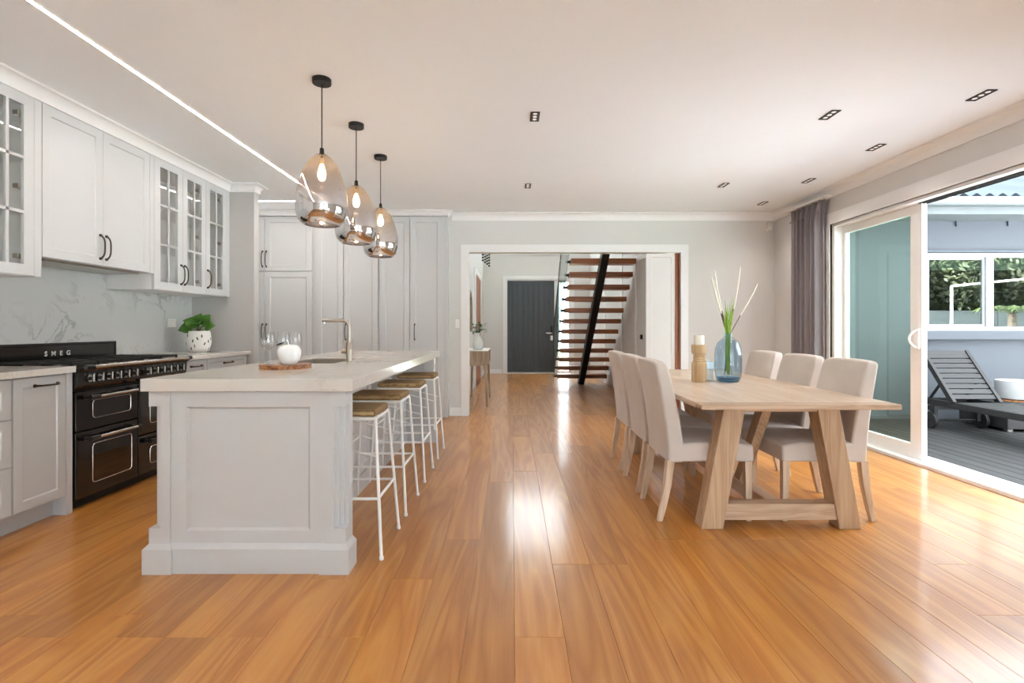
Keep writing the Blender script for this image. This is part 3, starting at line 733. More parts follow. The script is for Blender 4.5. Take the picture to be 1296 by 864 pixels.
# wall cabinets
def wall_glass(y0, y1, dsplit, hinge, handles, label):
    t = thing('wall_cabinet', (-3.2, (y0 + y1) / 2, 1.5), label, 'cabinet')
    g = B().box(XL + 0.001, -3.022, y0, y1, 1.5, 1.518).box(XL + 0.001, -3.022, y0, y1, 2.60, 2.618).box(XL + 0.001, -3.022, y0, y0 + 0.018, 1.518, 2.60).box(XL + 0.001, -3.022, y1 - 0.018, y1, 1.518, 2.60).box(XL + 0.001, XL + 0.012, y0 + 0.018, y1 - 0.018, 1.518, 2.60)
    g.build('carcass', 'trim_white', t)
    for z in (1.89, 2.225):
        bx(XL + 0.02, -3.05, y0 + 0.02, y1 - 0.02, z, z + 0.008).build('glass_shelf', 'cabinet_glass', t)
    mp = face_px(-3.022)
    for i in range(len(dsplit) - 1):
        a, b_ = dsplit[i] + 0.0015, dsplit[i + 1] - 0.0015
        z0, z1, fw = 1.503, 2.615, 0.066
        g = B().ring(mp, a, b_, z0, z1, 0, 0.022, fw, fw, fw)
        mid = (a + b_) / 2
        g.box(-3.018, -3.001, mid - 0.009, mid + 0.009, z0 + fw, z1 - fw)
        rows = [z0 + fw, 1.89, 2.225, z1 - fw]
        for z in rows[1:3]: g.box(-3.018, -3.001, a + fw, b_ - fw, z - 0.009, z + 0.009)
        d = g.build('door', 'cabinet_white', t)
        for r in range(3):
            for (p, q) in ((a + fw, mid - 0.009), (mid + 0.009, b_ - fw)):
                bx(-3.012, -3.009, p, q, rows[r] + (0.009 if r else 0), rows[r + 1] - (0.009 if r < 2 else 0)).build('pane', 'cabinet_glass', d)
        hs = hinge[i]
        hy = b_ - 0.03 if hs > 0 else a + 0.03
        for z in (1.62, 2.05, 2.5):
            g = B().box(-3.06, -3.024, hy - 0.045 * (hs > 0) - 0.005, hy + 0.045 * (hs < 0) + 0.005, z - 0.014, z + 0.014)
            g.build('hinge', 'brushed_nickel', t, bevel=0.003)
        hh = handles[i]
        if hh is not None: bow_handle(d, (-3.0, hh, 1.655), (0, 0, 1), (1, 0, 0), 0.17)
    if dsplit[-1] < y1: bx(-3.022, -3.0, dsplit[-1], y1, 1.5, 2.618).build('filler', 'cabinet_white', t)
    if dsplit[0] > y0: bx(-3.022, -3.0, y0, dsplit[0], 1.5, 2.618).build('filler', 'cabinet_white', t)
    bx(XL + 0.001, -3.0, y0, y1, 2.618, ZC - 0.001).build('bulkhead', 'cabinet_white', t)
wall_glass(4.292, 5.438, [4.30, 4.665, 5.02, 5.385], [-1, 1, 1], [4.64, 4.69, 5.045], 'white glazed wall cabinet with three doors beside the grey return wall')
wall_glass(2.12, 3.265, [2.16, 2.52, 2.875, 3.215], [-1, -1, 1], [None, 2.55, None], 'white glazed wall cabinet on the drawer side of the hood cupboard')
hc = thing('hood_cabinet', (-3.2, 3.78, 1.63), 'white two-door cupboard over the range hiding the hood', 'cabinet')
bx(XL + 0.001, -3.022, 3.268, 4.289, 1.63, 2.618).build('carcass', 'cabinet_white', hc)
for a, b_, hy in ((3.272, 3.755, 3.73), (3.757, 4.24, 3.785)):
    d = B().shaker(face_px(-3.022), a, b_, 1.632, 2.615, 0.022, 0.062, 0.007).build('door', 'cabinet_white', hc, bevel=0.0012, seg=1)
    bow_handle(d, (-3.0, hy, 1.765), (0, 0, 1), (1, 0, 0), 0.17)
bx(-3.022, -3.0, 4.242, 4.289, 1.63, 2.618).build('filler', 'cabinet_white', hc)
bx(XL + 0.001, -3.0, 3.268, 4.289, 2.618, ZC - 0.001).build('bulkhead', 'cabinet_white', hc)
bx(-3.36, -3.06, 3.35, 4.2, 1.615, 1.63).build('hood_insert', 'brushed_nickel', hc)

# wall outlet
ot = thing('wall_outlet', (-3.397, 5.11, 1.18), 'small white double outlet on the grey stone splashback', 'outlet')
bx(-3.3998, -3.392, 5.05, 5.17, 1.18, 1.265).build('plate', 'white_plastic', ot, bevel=0.003)
for y in (5.08, 5.13): bx(-3.392, -3.3895, y - 0.008, y + 0.012, 1.235, 1.252).build('switch', 'white_plastic', ot)

# ------------------------------------------------------------------ range cooker
rc = thing('range_cooker', (-3.1, 3.82, 0), 'glossy black wide range cooker with steel rail and double ovens', 'range cooker')
RY0, RY1, RX = 3.268, 4.372, -2.80
bx(-3.398, RX - 0.022, RY0, RY1, 0.06, 0.895).build('body', 'black_enamel', rc)
bx(-3.398, RX - 0.05, RY0 + 0.01, RY1 - 0.01, 0.0, 0.06).build('plinth', 'black_iron', rc)
B().prism([(-3.398, 0.895), (-2.76, 0.895), (-2.755, 0.905), (-2.76, 0.915), (-3.398, 0.915)], 'y', RY0, RY1).build('hob_top', 'black_enamel', rc)
B().prism([(RX - 0.022, 0.77), (RX - 0.004, 0.77), (RX + 0.022, 0.80), (RX + 0.03, 0.895), (RX - 0.022, 0.895)], 'y', RY0 + 0.002, RY1 - 0.002).build('control_panel', 'black_enamel', rc, bevel=0.004)
for i in range(12):
    y = 3.36 + (0.078 * i if i < 6 else 0.078 * i + 0.062)
    kx = RX + 0.024
    kn = B().cyl((kx, y, 0.845), (kx + 0.012, y, 0.845), 0.027, 0.024, 18).cyl((kx + 0.012, y, 0.845), (kx + 0.03, y, 0.845), 0.016, 0.014, 14).build('knob', 'chrome' if False else 'black_metal', rc, smooth=True)
    B().cyl((kx + 0.011, y, 0.845), (kx + 0.014, y, 0.845), 0.0245, n=18).build('bezel', 'steel', kn, smooth=True)
    bx(kx + 0.015, kx + 0.038, y - 0.006, y + 0.006, 0.822, 0.876).build('lever', 'steel', kn, bevel=0.004)
bx(RX + 0.024, RX + 0.03, 3.80, 3.865, 0.82, 0.865).build('clock', 'oven_glass', rc, bevel=0.003)
tr = B().cyl((-2.735, 3.345, 0.922), (-2.735, 4.335, 0.922), 0.013, n=14).build('rail', 'steel', rc, smooth=True)
for y0, y1 in ((3.285, 3.35), (4.33, 4.36)):
    B().tube([(-2.77, (y0 + y1) / 2, 0.905), (-2.74, (y0 + y1) / 2, 0.92)], 0.012, 8).cyl((-2.735, y0, 0.922), (-2.735, y1, 0.922), 0.016, n=12).build('rail_bracket', 'black_metal', tr, smooth=True)
def rrect(y0, y1, z0, z1, r, n=5):
    pts = []
    for cy, cz, a0 in ((y1 - r, z1 - r, 0), (y0 + r, z1 - r, PI / 2), (y0 + r, z0 + r, PI), (y1 - r, z0 + r, 1.5 * PI)):
        for k in range(n + 1):
            a = a0 + PI / 2 * k / n; pts.append((cy + r * math.cos(a), cz + r * math.sin(a)))
    return pts
def oven_front(nm, y0, y1, z0, z1, win, hz):
    d = bx(RX - 0.022, RX + 0.006, y0, y1, z0, z1).build(nm, 'black_enamel', rc, bevel=0.008, seg=3)
    if win:
        pr = rrect(*win, 0.025)
        B().loft([[(RX + 0.004, p[0], p[1]) for p in pr], [(RX + 0.008, p[0], p[1]) for p in pr]]).build('glass', 'oven_glass', d)
        B().tube([(RX + 0.008, p[0], p[1]) for p in pr], 0.0032, 6, closed=True).build('glass_trim', 'steel', d, smooth=True)
    if hz:
        hd = B().cyl((RX + 0.05, y0 + 0.13, hz), (RX + 0.05, y1 - 0.055, hz), 0.011, n=12).build('handle', 'steel', d, smooth=True)
        for (a, b_) in ((y0 + 0.06, y0 + 0.135), (y1 - 0.06, y1 - 0.035)):
            B().cyl((RX + 0.05, a, hz), (RX + 0.05, b_, hz), 0.016, 0.013, 10).tube([(RX, a + 0.01, hz), (RX + 0.05, a + 0.01, hz)], 0.014, 8).build('handle_mount', 'black_metal', hd, smooth=True)
oven_front('oven_door', RY0 + 0.012, 3.825, 0.505, 0.762, (3.41, 3.75, 0.575, 0.695), 0.722)
oven_front('oven_door', RY0 + 0.012, 3.825, 0.07, 0.498, (3.41, 3.76, 0.145, 0.405), 0.452)
oven_front('oven_door', 3.835, RY1 - 0.01, 0.365, 0.762, (3.95, 4.28, 0.44, 0.66), 0.722)
oven_front('oven_drawer', 3.835, RY1 - 0.01, 0.07, 0.358, (3.95, 4.28, 0.13, 0.26), 0.315)
for i in range(5):
    y0 = RY0 + 0.03 + i * 0.21; g = B()
    for x in (-3.30, -3.06, -2.84): g.box(x - 0.007, x + 0.007, y0, y0 + 0.2, 0.935, 0.952)
    for y in (y0 + 0.006, y0 + 0.1, y0 + 0.194): g.box(-3.30, -2.84, y - 0.006, y + 0.006, 0.937, 0.95)
    for x in (-3.30, -2.84):
        for y in (y0 + 0.006, y0 + 0.194): g.box(x - 0.007, x + 0.007, y - 0.007, y + 0.007, 0.914, 0.937)
    g.build('pan_support', 'black_iron', rc, bevel=0.002, seg=1)
    for x in (-3.19, -2.95):
        bn = B().lathe([(0.045, 0.915), (0.045, 0.925), (0.03, 0.932), (0.0, 0.934)], (x, y0 + 0.1, 0), 18).build('burner', 'black_iron', rc, smooth=True)
        B().lathe([(0.052, 0.915), (0.05, 0.920)], (x, y0 + 0.1, 0), 18).build('burner_ring', 'steel', bn, smooth=True)
bgd = bx(-3.398, -3.36, RY0, RY1 - 0.02, 0.915, 1.065).build('backguard', 'black_enamel', rc, bevel=0.006)
B().ring(lambda u, v, w_: (-3.361 + w_, u, v), RY0 + 0.01, RY1 - 0.03, 0.925, 1.055, 0, 0.006, 0.012, 0.012, 0.012).build('backguard_trim', 'black_metal', bgd)
def lettering(txt, size, space, origin, rot, mat, parent, name='lettering'):
    cu = bpy.data.curves.new(name, 'FONT'); cu.body = txt; cu.size = size; cu.space_character = space; cu.extrude = 0.0012; cu.align_x = 'CENTER'; cu.offset = 0.0006
    to = bpy.data.objects.new(name + '_src', cu); COL.objects.link(to)
    bpy.context.view_layer.update()
    me = bpy.data.meshes.new_from_object(to.evaluated_get(bpy.context.evaluated_depsgraph_get()))
    bpy.data.objects.remove(to); me.materials.clear(); me.materials.append(M[mat]); me.name = name
    me.transform(Matrix.Translation(Vector(origin) - root_of(parent).location) @ rot)
    o = bpy.data.objects.new(name, me); COL.objects.link(o); o.parent = parent
    return o
RF = Matrix(((0, 0, 1, 0), (1, 0, 0, 0), (0, 1, 0, 0), (0, 0, 0, 1)))     # text x -> +Y, text y -> +Z, facing +X
lettering('SMEG', 0.048, 2.35, (-3.357, 3.785, 0.972), RF, 'badge_silver', bgd)['label'] = 'chrome lettering SMEG'

# ------------------------------------------------------------------ island
IX0, IX1, IY0, IY1 = -1.773, -0.76, 2.44, 5.39
isl = thing('island_unit', (-1.3, 3.9, 0), 'white panelled kitchen island base with fluted corner pilasters', 'island')
bx(-1.72, -1.10, 2.50, 5.33, 0.0, HB - 0.061).build('body', 'cabinet_white', isl)
bx(-1.64, -0.88, 2.495, 2.56, 0.0, HB - 0.061).build('end_wall', 'cabinet_white', isl)
B().shaker(face_my(2.495), -1.645, -0.90, 0.125, HB - 0.062, 0.025, 0.075, 0.012, 0.01).build('end_panel', 'cabinet_white', isl, bevel=0.001, seg=1)
B().prism([(2.45, 0), (2.495, 0), (2.495, 0.14), (2.468, 0.14), (2.45, 0.118)], 'x', -1.645, -0.90).build('plinth', 'cabinet_white', isl)
def pilaster(x0, x1, y0, y1, ox, oy):
    """square post with a stepped, fluted corner between a top block and a foot block; (ox, oy) = the outward corner"""
    p = B().box(x0, x1, y0, y1, 0.13, 0.215).box(x0, x1, y0, y1, 0.80, HB - 0.061); st_ = []
    s_ = 0.019
    # stepped plan outline: the outward corner is cut back in three little steps
    cxn, cyn = (x1 if ox > 0 else x0), (y0 if oy < 0 else y1)
    oxn, oyn = (x0 if ox > 0 else x1), (y1 if oy < 0 else y0)
    st_ = [(oxn, oyn), (oxn, cyn)]
    for k in range(3):
        st_ += [(cxn - ox * (3 - k) * s_, cyn - oy * k * s_), (cxn - ox * (3 - k) * s_, cyn - oy * (k + 1) * s_)]
    st_ += [(cxn, cyn - oy * 3 * s_), (cxn, oyn)]
    p.prism(st_, 'z', 0.2151, 0.7999)
    p.build('pilaster', 'cabinet_white', isl)
    e = 0.02
    q = [(x0 - e, y0 - e), (x1 + e, y0 - e), (x1 + e, y1 + 0.001), (x0 - e, y1 + 0.001)] if oy < 0 else [(x0 - e, y0 - 0.001), (x1 + e, y0 - 0.001), (x1 + e, y1 + e), (x0 - e, y1 + e)]
    r_ = [(x0, y0), (x1, y0), (x1, y1), (x0, y1)]
    B().loft([[(*a, 0.0) for a in q], [(*a, 0.118) for a in q], [(*a, 0.14) for a in r_]]).build('pilaster_foot', 'cabinet_white', isl)
pilaster(-0.90, -0.80, 2.46, 2.57, 1, -1)
pilaster(-1.745, -1.645, 2.46, 2.57, -1, -1)
pilaster(-0.90, -0.80, 5.24, 5.35, 1, 1)
bx(-1.72, -0.88, 5.28, 5.34, 0.0, HB - 0.061).build('end_wall', 'cabinet_white', isl)
for i in range(4):
    a = 2.60 + i * 0.665
    B().shaker(face_px(-1.10), a, a + 0.655, 0.13, HB - 0.07, 0.016, 0.06, 0.008).build('back_panel', 'cabinet_white', isl)
bx(-1.10, -1.08, 2.57, 5.27, 0.0, 0.125).build('back_plinth', 'cabinet_white', isl)
SX0, SX1, SY0, SY1 = -1.64, -1.22, 3.50, 4.20
z0, z1 = HB - 0.06, HB
# worktop with a real sink cut-out
g = B(); o_ = [(IX0, IY0), (IX1, IY0), (IX1, IY1), (IX0, IY1)]; i_ = [(SX0, SY0), (SX1, SY0), (SX1, SY1), (SX0, SY1)]
vs = [(*p, z) for z in (z0, z1) for q in (o_, i_) for p in q]; fs = []
for i in range(4):
    j = (i + 1) % 4; fs += [(i, j, j + 8, i + 8), (i + 4, i + 12, j + 12, j + 4), (i + 8, j + 8, j + 12, i + 12), (i, i + 4, j + 4, j)]
g.add(vs, fs)
tag(g.build('island_worktop', 'bench_stone', bevel=0.003), 'thick pale stone island worktop with an inset sink', 'worktop')
# the body is cut away under the sink only visually: the bowl sits within the top's thickness
sk = thing('sink', (-1.43, 3.85, HB - 0.06), 'stainless undermount sink sunk in the island worktop', 'sink')
g = B(); a_ = (SX0, SX1, SY0, SY1)
o_ = [(SX0 + 0.001, SY0 + 0.001), (SX1 - 0.001, SY0 + 0.001), (SX1 - 0.001, SY1 - 0.001), (SX0 + 0.001, SY1 - 0.001)]
q_ = [(SX0 + 0.012, SY0 + 0.012), (SX1 - 0.012, SY0 + 0.012), (SX1 - 0.012, SY1 - 0.012), (SX0 + 0.012, SY1 - 0.012)]
zb = HB - 0.058
vs = [(*p, zb) for p in o_] + [(*p, HB - 0.012) for p in o_] + [(*p, HB - 0.012) for p in q_] + [(*p, zb + 0.006) for p in q_]; fs = [(3, 2, 1, 0), (12, 13, 14, 15)]
for i in range(4):
    j = (i + 1) % 4; fs += [(i, j, j + 4, i + 4), (i + 4, j + 4, j + 8, i + 8), (i + 8, j + 8, j + 12, i + 12)]
g.add(vs, fs).build('bowl', 'brushed_nickel', sk)
B().lathe([(0.04, zb + 0.006), (0.038, zb + 0.009)], (-1.43, 3.85, 0), 20).build('drain', 'steel', sk)
tp = thing('tap', (-1.165, 3.66, HB), 'brushed nickel mixer tap with square bent spout at the island sink', 'tap')
tx, ty = -1.165, 3.66
pts = [(tx, ty, HB + 0.10), (tx, ty, HB + 0.25)]
for k in range(1, 7):
    a = PI / 2 * k / 6; pts.append((tx - 0.045 * (1 - math.cos(a)), ty, HB + 0.25 + 0.045 * math.sin(a)))
pts += [(tx - 0.19, ty, HB + 0.295)]
B().tube(pts, 0.0125, 12).build('spout', 'brushed_nickel', tp, smooth=True)
B().cyl((tx - 0.176, ty, HB + 0.29), (tx - 0.176, ty, HB + 0.272), 0.009, n=10).build('aerator', 'steel', tp, smooth=True)
B().lathe([(0.026, 0), (0.026, 0.006), (0.021, 0.01), (0.021, 0.13), (0.0125, 0.145)], (tx, ty, HB), 20).build('body', 'brushed_nickel', tp, smooth=True)
lv = B().cyl((tx - 0.02, ty - 0.005, HB + 0.075), (tx - 0.048, ty - 0.012, HB + 0.075), 0.018, 0.016, 14).build('lever_hub', 'brushed_nickel', tp, smooth=True)
B().tube([(tx + 0.01, ty - 0.01, HB + 0.09), (tx + 0.03, ty - 0.02, HB + 0.16)], [0.007, 0.005], 8).build('lever', 'steel', lv, smooth=True)

# things on the island
bd = thing('serving_board', (-1.37, 3.10, HB), 'round acacia serving board under glasses and white apple', 'serving board')
for i in range(7):      # staves glued side by side, cut to a round
    xa, xb = -0.145 + i * 0.29 / 7, -0.145 + (i + 1) * 0.29 / 7
    f = lambda x: math.sqrt(max(0.1465 ** 2 - x * x, 0.0009))
    xs = [xa + (xb - xa) * k / 5 for k in range(6)]
    poly = [(-1.37 + x, 3.10 - f(x)) for x in xs] + [(-1.37 + x, 3.10 + f(x)) for x in reversed(xs)]
    B().prism(poly, 'z', HB, HB + 0.026).build('stave', 'acacia', bd)
TB = HB + 0.026
ap = thing('apple_ornament', (-1.318, 3.03, TB), 'glossy white ceramic apple ornament on the serving board', 'ornament')
prof = [(0.028, 0.0), (0.045, 0.004), (0.058, 0.03), (0.0665, 0.062), (0.066, 0.085), (0.055, 0.108), (0.036, 0.119), (0.018, 0.116), (0.006, 0.106), (0.0, 0.104)]
B().lathe(prof, (-1.318, 3.03, TB), 32).build('body', 'ceramic_white', ap, smooth=True, angle=80)
B().tube([(-1.318, 3.03, TB + 0.105), (-1.325, 3.03, TB + 0.135), (-1.335, 3.03, TB + 0.145)], [0.004, 0.004, 0.005], 8).build('stalk', 'ceramic_white', ap, smooth=True)
B().add([(-1.335, 3.0, TB + 0.13), (-1.36, 2.995, TB + 0.125), (-1.385, 3.0, TB + 0.11), (-1.36, 3.012, TB + 0.12), (-1.335, 3.0, TB + 0.134), (-1.36, 2.995, TB + 0.129), (-1.385, 3.0, TB + 0.114), (-1.36, 3.012, TB + 0.124)],
        [(0, 1, 2, 3), (4, 5, 6, 7), (0, 1, 5, 4), (1, 2, 6, 5), (2, 3, 7, 6), (3, 0, 4, 7)]).build('leaf', 'black_dab', ap)
def wineglass(x, y, label):
    t = thing('wine_glass', (x, y, TB), label, 'wine glass', 'wine glasses on the serving board')
    B().lathe([(0.034, 0.0), (0.033, 0.002), (0.005, 0.006), (0.0, 0.006)], (0, 0, 0), 24).build('foot', 'wine_glass', t, smooth=True, local=True)
    B().lathe([(0.004, 0.006), (0.0035, 0.04), (0.004, 0.082)], (0, 0, 0), 12).build('stem', 'wine_glass', t, smooth=True, local=True)
    B().lathe([(0.004, 0.082), (0.022, 0.09), (0.036, 0.112), (0.039, 0.135), (0.036, 0.165), (0.031, 0.195)], (0, 0, 0), 28, cap=False).build('bowl', 'wine_glass', t, smooth=True, local=True)
    return t
wineglass(-1.455, 3.06, 'clear stemmed wine glass standing clear of the apple, nearest the range')
wineglass(-1.415, 3.17, 'clear stemmed wine glass in the middle of the three')
wineglass(-1.345, 3.18, 'clear stemmed wine glass directly behind the white apple')

# ------------------------------------------------------------------ bar stools
def make_stool():
    t = thing('bar_stool', (0, 0, 0), '', 'stool', 'bar stools at the island')
    zt = 0.70; tp_, bt = (0.165, 0.135), (0.212, 0.20)
    leg = lambda sx, sy, z: Vector((sx * (bt[0] + (tp_[0] - bt[0]) * z / zt), sy * (bt[1] + (tp_[1] - bt[1]) * z / zt), z))
    # seat: padded woven rush with rounded edges
    B().box(-0.168, 0.168, -0.138, 0.138, 0.712, 0.752).build('seat', 'rush', t, bevel=0.017, seg=3, local=True)
    B().tube([(-0.165, -0.135, zt + 0.003), (0.165, -0.135, zt + 0.003), (0.165, 0.135, zt + 0.003), (-0.165, 0.135, zt + 0.003)], 0.008, 8, closed=True).build('seat_frame', 'stool_metal', t, smooth=True, local=True)
    for sx in (-1, 1):
        for sy in (-1, 1):
            l = B().tube([leg(sx, sy, 0.012), leg(sx, sy, zt)], 0.0085, 10).build('leg', 'stool_metal', t, smooth=True, local=True)
            B().cyl(leg(sx, sy, 0.0), leg(sx, sy, 0.016), 0.011, 0.012, 10).build('foot_cap', 'white_plastic', l, smooth=True, local=True)
    for a, b_, z in (((-1, -1), (1, -1), 0.30), ((-1, 1), (1, 1), 0.30), ((1, -1), (1, 1), 0.305), ((-1, -1), (-1, 1), 0.42)):
        B().tube([leg(*a, z), leg(*b_, z)], 0.0075, 8).build('foot_rail', 'stool_metal', t, smooth=True, local=True)
    for sy in (-1, 1):
        B().tube([leg(-1, sy, 0.60), leg(1, sy, 0.51)], 0.004, 6).build('brace', 'stool_metal', t, smooth=True, local=True)
    return t
st0 = make_stool()
SL = ['white metal bar stool with woven seat beside the fluted island end panel', 'white metal bar stool with woven seat, second from the fluted island end panel',
      'white metal bar stool with woven seat, third from the fluted island end panel', 'white metal bar stool with woven seat at the pantry end of the island']
for i, y in enumerate((2.80, 3.40, 4.09, 4.78)):
    s_ = st0 if i == 0 else dup(st0)
    s_.location = (-0.875, y, 0); s_['label'] = SL[i]

# ------------------------------------------------------------------ pantry cupboards
def pantry(x0, x1, doors, label):
    t = thing('pantry_cupboard', ((x0 + x1) / 2, 6.75, 0), label, 'cupboard', 'tall white pantry cupboards')
    bx(x0, x1, 6.702, YB - 0.002, 0.0, 2.63).build('carcass', 'cabinet_white', t)
    bx(x0, x1, 6.66, YB - 0.002, 2.63, ZC - 0.001).build('bulkhead', 'cabinet_white', t)
    for a, b_, z0, z1, hx, hz in doors:
        d = B().shaker(face_my(6.702), a + 0.0015, b_ - 0.0015, z0, z1, 0.022, 0.07, 0.009, 0.012).build('door', 'cabinet_white', t, bevel=0.0012, seg=1)
        if hx is not None: bow_handle(d, (hx, 6.68, hz), (0, 0, 1), (0, -1, 0), 0.2)
    return t
pantry(-3.42, -2.60, [(-3.42, -3.232, 1.915, 2.625, -3.255, 2.07), (-3.23, -2.61, 1.915, 2.625, -3.205, 2.07), (-3.42, -3.232, 0.1, 1.905, -3.255, 1.12), (-3.23, -2.61, 0.1, 1.905, -3.205, 1.12)], 'tall white pantry cupboard split into upper and lower doors beside the return wall')
pantry(-2.598, -1.745, [(-2.56, -2.20, 0.1, 2.625, None, 0), (-2.197, -1.75, 0.1, 2.625, -2.17, 1.12)], 'tall white pantry cupboard with full-height doors behind the tap')
pantry(-1.743, -0.84, [(-1.725, -1.335, 0.1, 2.625, None, 0), (-1.332, -0.90, 0.1, 2.625, -1.27, 1.12)], 'tall white pantry cupboard with full-height doors beside the hall opening')

# ------------------------------------------------------------------ lights in the ceiling
def strip(nm, x0, x1, y0, y1, label):
    t = thing(nm, ((x0 + x1) / 2, (y0 + y1) / 2, ZC - 0.004), label, 'light strip', 'recessed ceiling light strips')
    bx(x0, x1, y0, y1, ZC - 0.004, ZC - 0.0005).build('diffuser', 'led_white', t)
    e = 0.005
    g = B()
    if x1 - x0 < y1 - y0: g.box(x0 - e, x0, y0, y1, ZC - 0.005, ZC - 0.0005).box(x1, x1 + e, y0, y1, ZC - 0.005, ZC - 0.0005)
    else: g.box(x0, x1, y0 - e, y0, ZC - 0.005, ZC - 0.0005).box(x0, x1, y1, y1 + e, ZC - 0.005, ZC - 0.0005)
    g.build('rim', 'trim_white', t)
strip('light_strip', -2.25, -2.23, -2.0, 6.165, 'long glowing white light strip recessed in the ceiling along the wall cabinets')
strip('light_strip', -3.3, -2.257, 6.145, 6.165, 'short glowing white light strip in the ceiling across the pantry end')
def downlight(x, y, label):
    t = thing('downlight', (x, y, ZC - 0.006), label, 'downlight', 'small black slot downlights')
    B().ring(lambda u, v, w_: (u, v, ZC - 0.0005 - w_), x - 0.033, x + 0.033, y - 0.08, y + 0.08, 0, 0.006, 0.006, 0.006, 0.006).build('bezel', 'black_metal', t)
    bx(x - 0.027, x + 0.027, y - 0.074, y + 0.074, ZC - 0.003, ZC - 0.0005).build('baffle', 'downlight_dark', t)
    for k in (-1, 0, 1):
        B().lathe([(0.015, ZC - 0.0045), (0.015, ZC - 0.003)], (x, y + k * 0.048, 0), 14).build('cell', 'down_cell', t)
    l = bpy.data.lights.new('downlight_lamp', 'SPOT'); l.energy = DOWN_W; l.color = (1.0, 0.90, 0.80); l.spot_size = math.radians(120); l.spot_blend = 1.0; l.shadow_soft_size = 0.06
    lo = bpy.data.objects.new('downlight_lamp', l); COL.objects.link(lo); lo.parent = t; lo.location = (0, 0, -0.01)
DL = [(0.165, 3.69, 'slot downlight over the walkway between stools and dining chairs'), (0.17, 5.5, 'slot downlight in front of the hall opening'),
      (2.27, 3.66, 'slot downlight over the front half of the dining table'), (2.26, 5.47, 'slot downlight beyond the stair end of the dining table'),
      (3.07, 3.35, 'slot downlight by the open leafless part of the sliding door'), (3.07, 4.32, 'slot downlight beside the sliding door handle'),
      (3.07, 5.3, 'slot downlight near the grey curtain heading'), (3.07, 6.27, 'slot downlight in the corner beyond the grey curtain')]
for a in DL: downlight(*a)

# pendants
def make_pendant():
    t = thing('pendant_lamp', (0, 0, 0), '', 'pendant lamp', 'pendant lamps over the island')     # origin on the ceiling
    zb = 1.805 - ZC; hgt = 0.435
    B().lathe([(0.055, -0.03), (0.056, -0.026), (0.056, -0.001)], (0, 0, 0), 28).build('canopy', 'black_metal', t, smooth=True, local=True)
    B().cyl((0, 0, -0.03), (0, 0, zb + hgt + 0.03), 0.0035, n=8).build('cord', 'black_metal', t, smooth=True, local=True)
    B().lathe([(0.012, zb + hgt + 0.035), (0.014, zb + hgt + 0.005), (0.022, zb + hgt - 0.004), (0.022, zb + hgt - 0.01)], (0, 0, 0), 16).build('cap', 'black_metal', t, smooth=True, local=True)
    prof = [(0.100, 0.0), (0.112, 0.004), (0.138, 0.03), (0.150, 0.075), (0.1525, 0.12), (0.148, 0.18), (0.136, 0.245), (0.117, 0.305), (0.092, 0.36), (0.064, 0.402), (0.036, 0.427), (0.016, 0.434)]
    inner = [(max(r - 0.003, 0.01), z + (0.0 if k == 0 else 0.001)) for k, (r, z) in enumerate(prof)]
    me_b = B().lathe([(r, z) for r, z in prof] + inner[::-1], (0, 0, 0), 48, cap=False)
    sh = me_b.build('shade', 'smoked_mirror_glass', t, smooth=True, local=True, angle=80); sh.location = (0, 0, zb)
    sh['label'] = 'smoked glass shade fading to mirror at the rim'
    sk_ = B().lathe([(0.016, 0.43), (0.018, 0.38), (0.016, 0.372)], (0, 0, zb), 16).build('socket', 'gold_socket', t, smooth=True, local=True)
    B().lathe([(0.008, 0.372), (0.014, 0.355), (0.023, 0.325), (0.024, 0.30), (0.017, 0.278), (0.0, 0.27)], (0, 0, zb), 18).build('bulb', 'bulb_warm', t, smooth=True, local=True)
    return t
pd0 = make_pendant()
for i, (y, lb) in enumerate(((3.137, 'smoked glass pendant lamp above the serving board end of the island'), (3.83, 'smoked glass pendant lamp in the middle of the three'), (4.54, 'smoked glass pendant lamp at the pantry end of the island'))):
    p_ = pd0 if i == 0 else dup(pd0)
    p_.location = (-1.165, y, ZC); p_['label'] = lb

# ------------------------------------------------------------------ plant on the bench
pt = thing('plant_pot', (-3.12, 5.1, HB), 'round white plant pot with black dabs on the stone worktop', 'plant pot')
pc = (-3.12, 5.1, HB)
pp = [(0.065, 0.0), (0.088, 0.01), (0.108, 0.06), (0.112, 0.11), (0.106, 0.17), (0.098, 0.21), (0.090, 0.21), (0.096, 0.17), (0.05, 0.165)]
B().lathe(pp, pc, 36).build('pot', 'pot_white', pt, smooth=True, angle=60)
B().lathe([(0.094, 0.168), (0.05, 0.18), (0.0, 0.182)], pc, 24).build('soil', 'soil', pt, smooth=True)
rr = random.Random(3)
def pr_at(z):
    for (r0, z0), (r1, z1) in zip(pp[:6], pp[1:6]):
        if z0 <= z <= z1: return r0 + (r1 - r0) * (z - z0) / (z1 - z0)
    return 0.1
for k in range(26):
    a = 2 * PI * (k * 0.381966); z = 0.03 + 0.15 * ((k * 7 % 26) + 0.5) / 26; tl = rr.uniform(-0.5, 0.5)
    pts = []
    for q in range(8):
        th = 2 * PI * q / 8; u = 0.006 * math.cos(th); v = 0.017 * math.sin(th)
        u, v = u * math.cos(tl) - v * math.sin(tl), u * math.sin(tl) + v * math.cos(tl)
        r_ = pr_at(z + v) + 0.0012; aa = a + u / r_
        pts.append((pc[0] + r_ * math.cos(aa), pc[1] + r_ * math.sin(aa), pc[2] + z + v))
    B().add(pts, [tuple(range(8))]).build('dab', 'black_dab', pt)
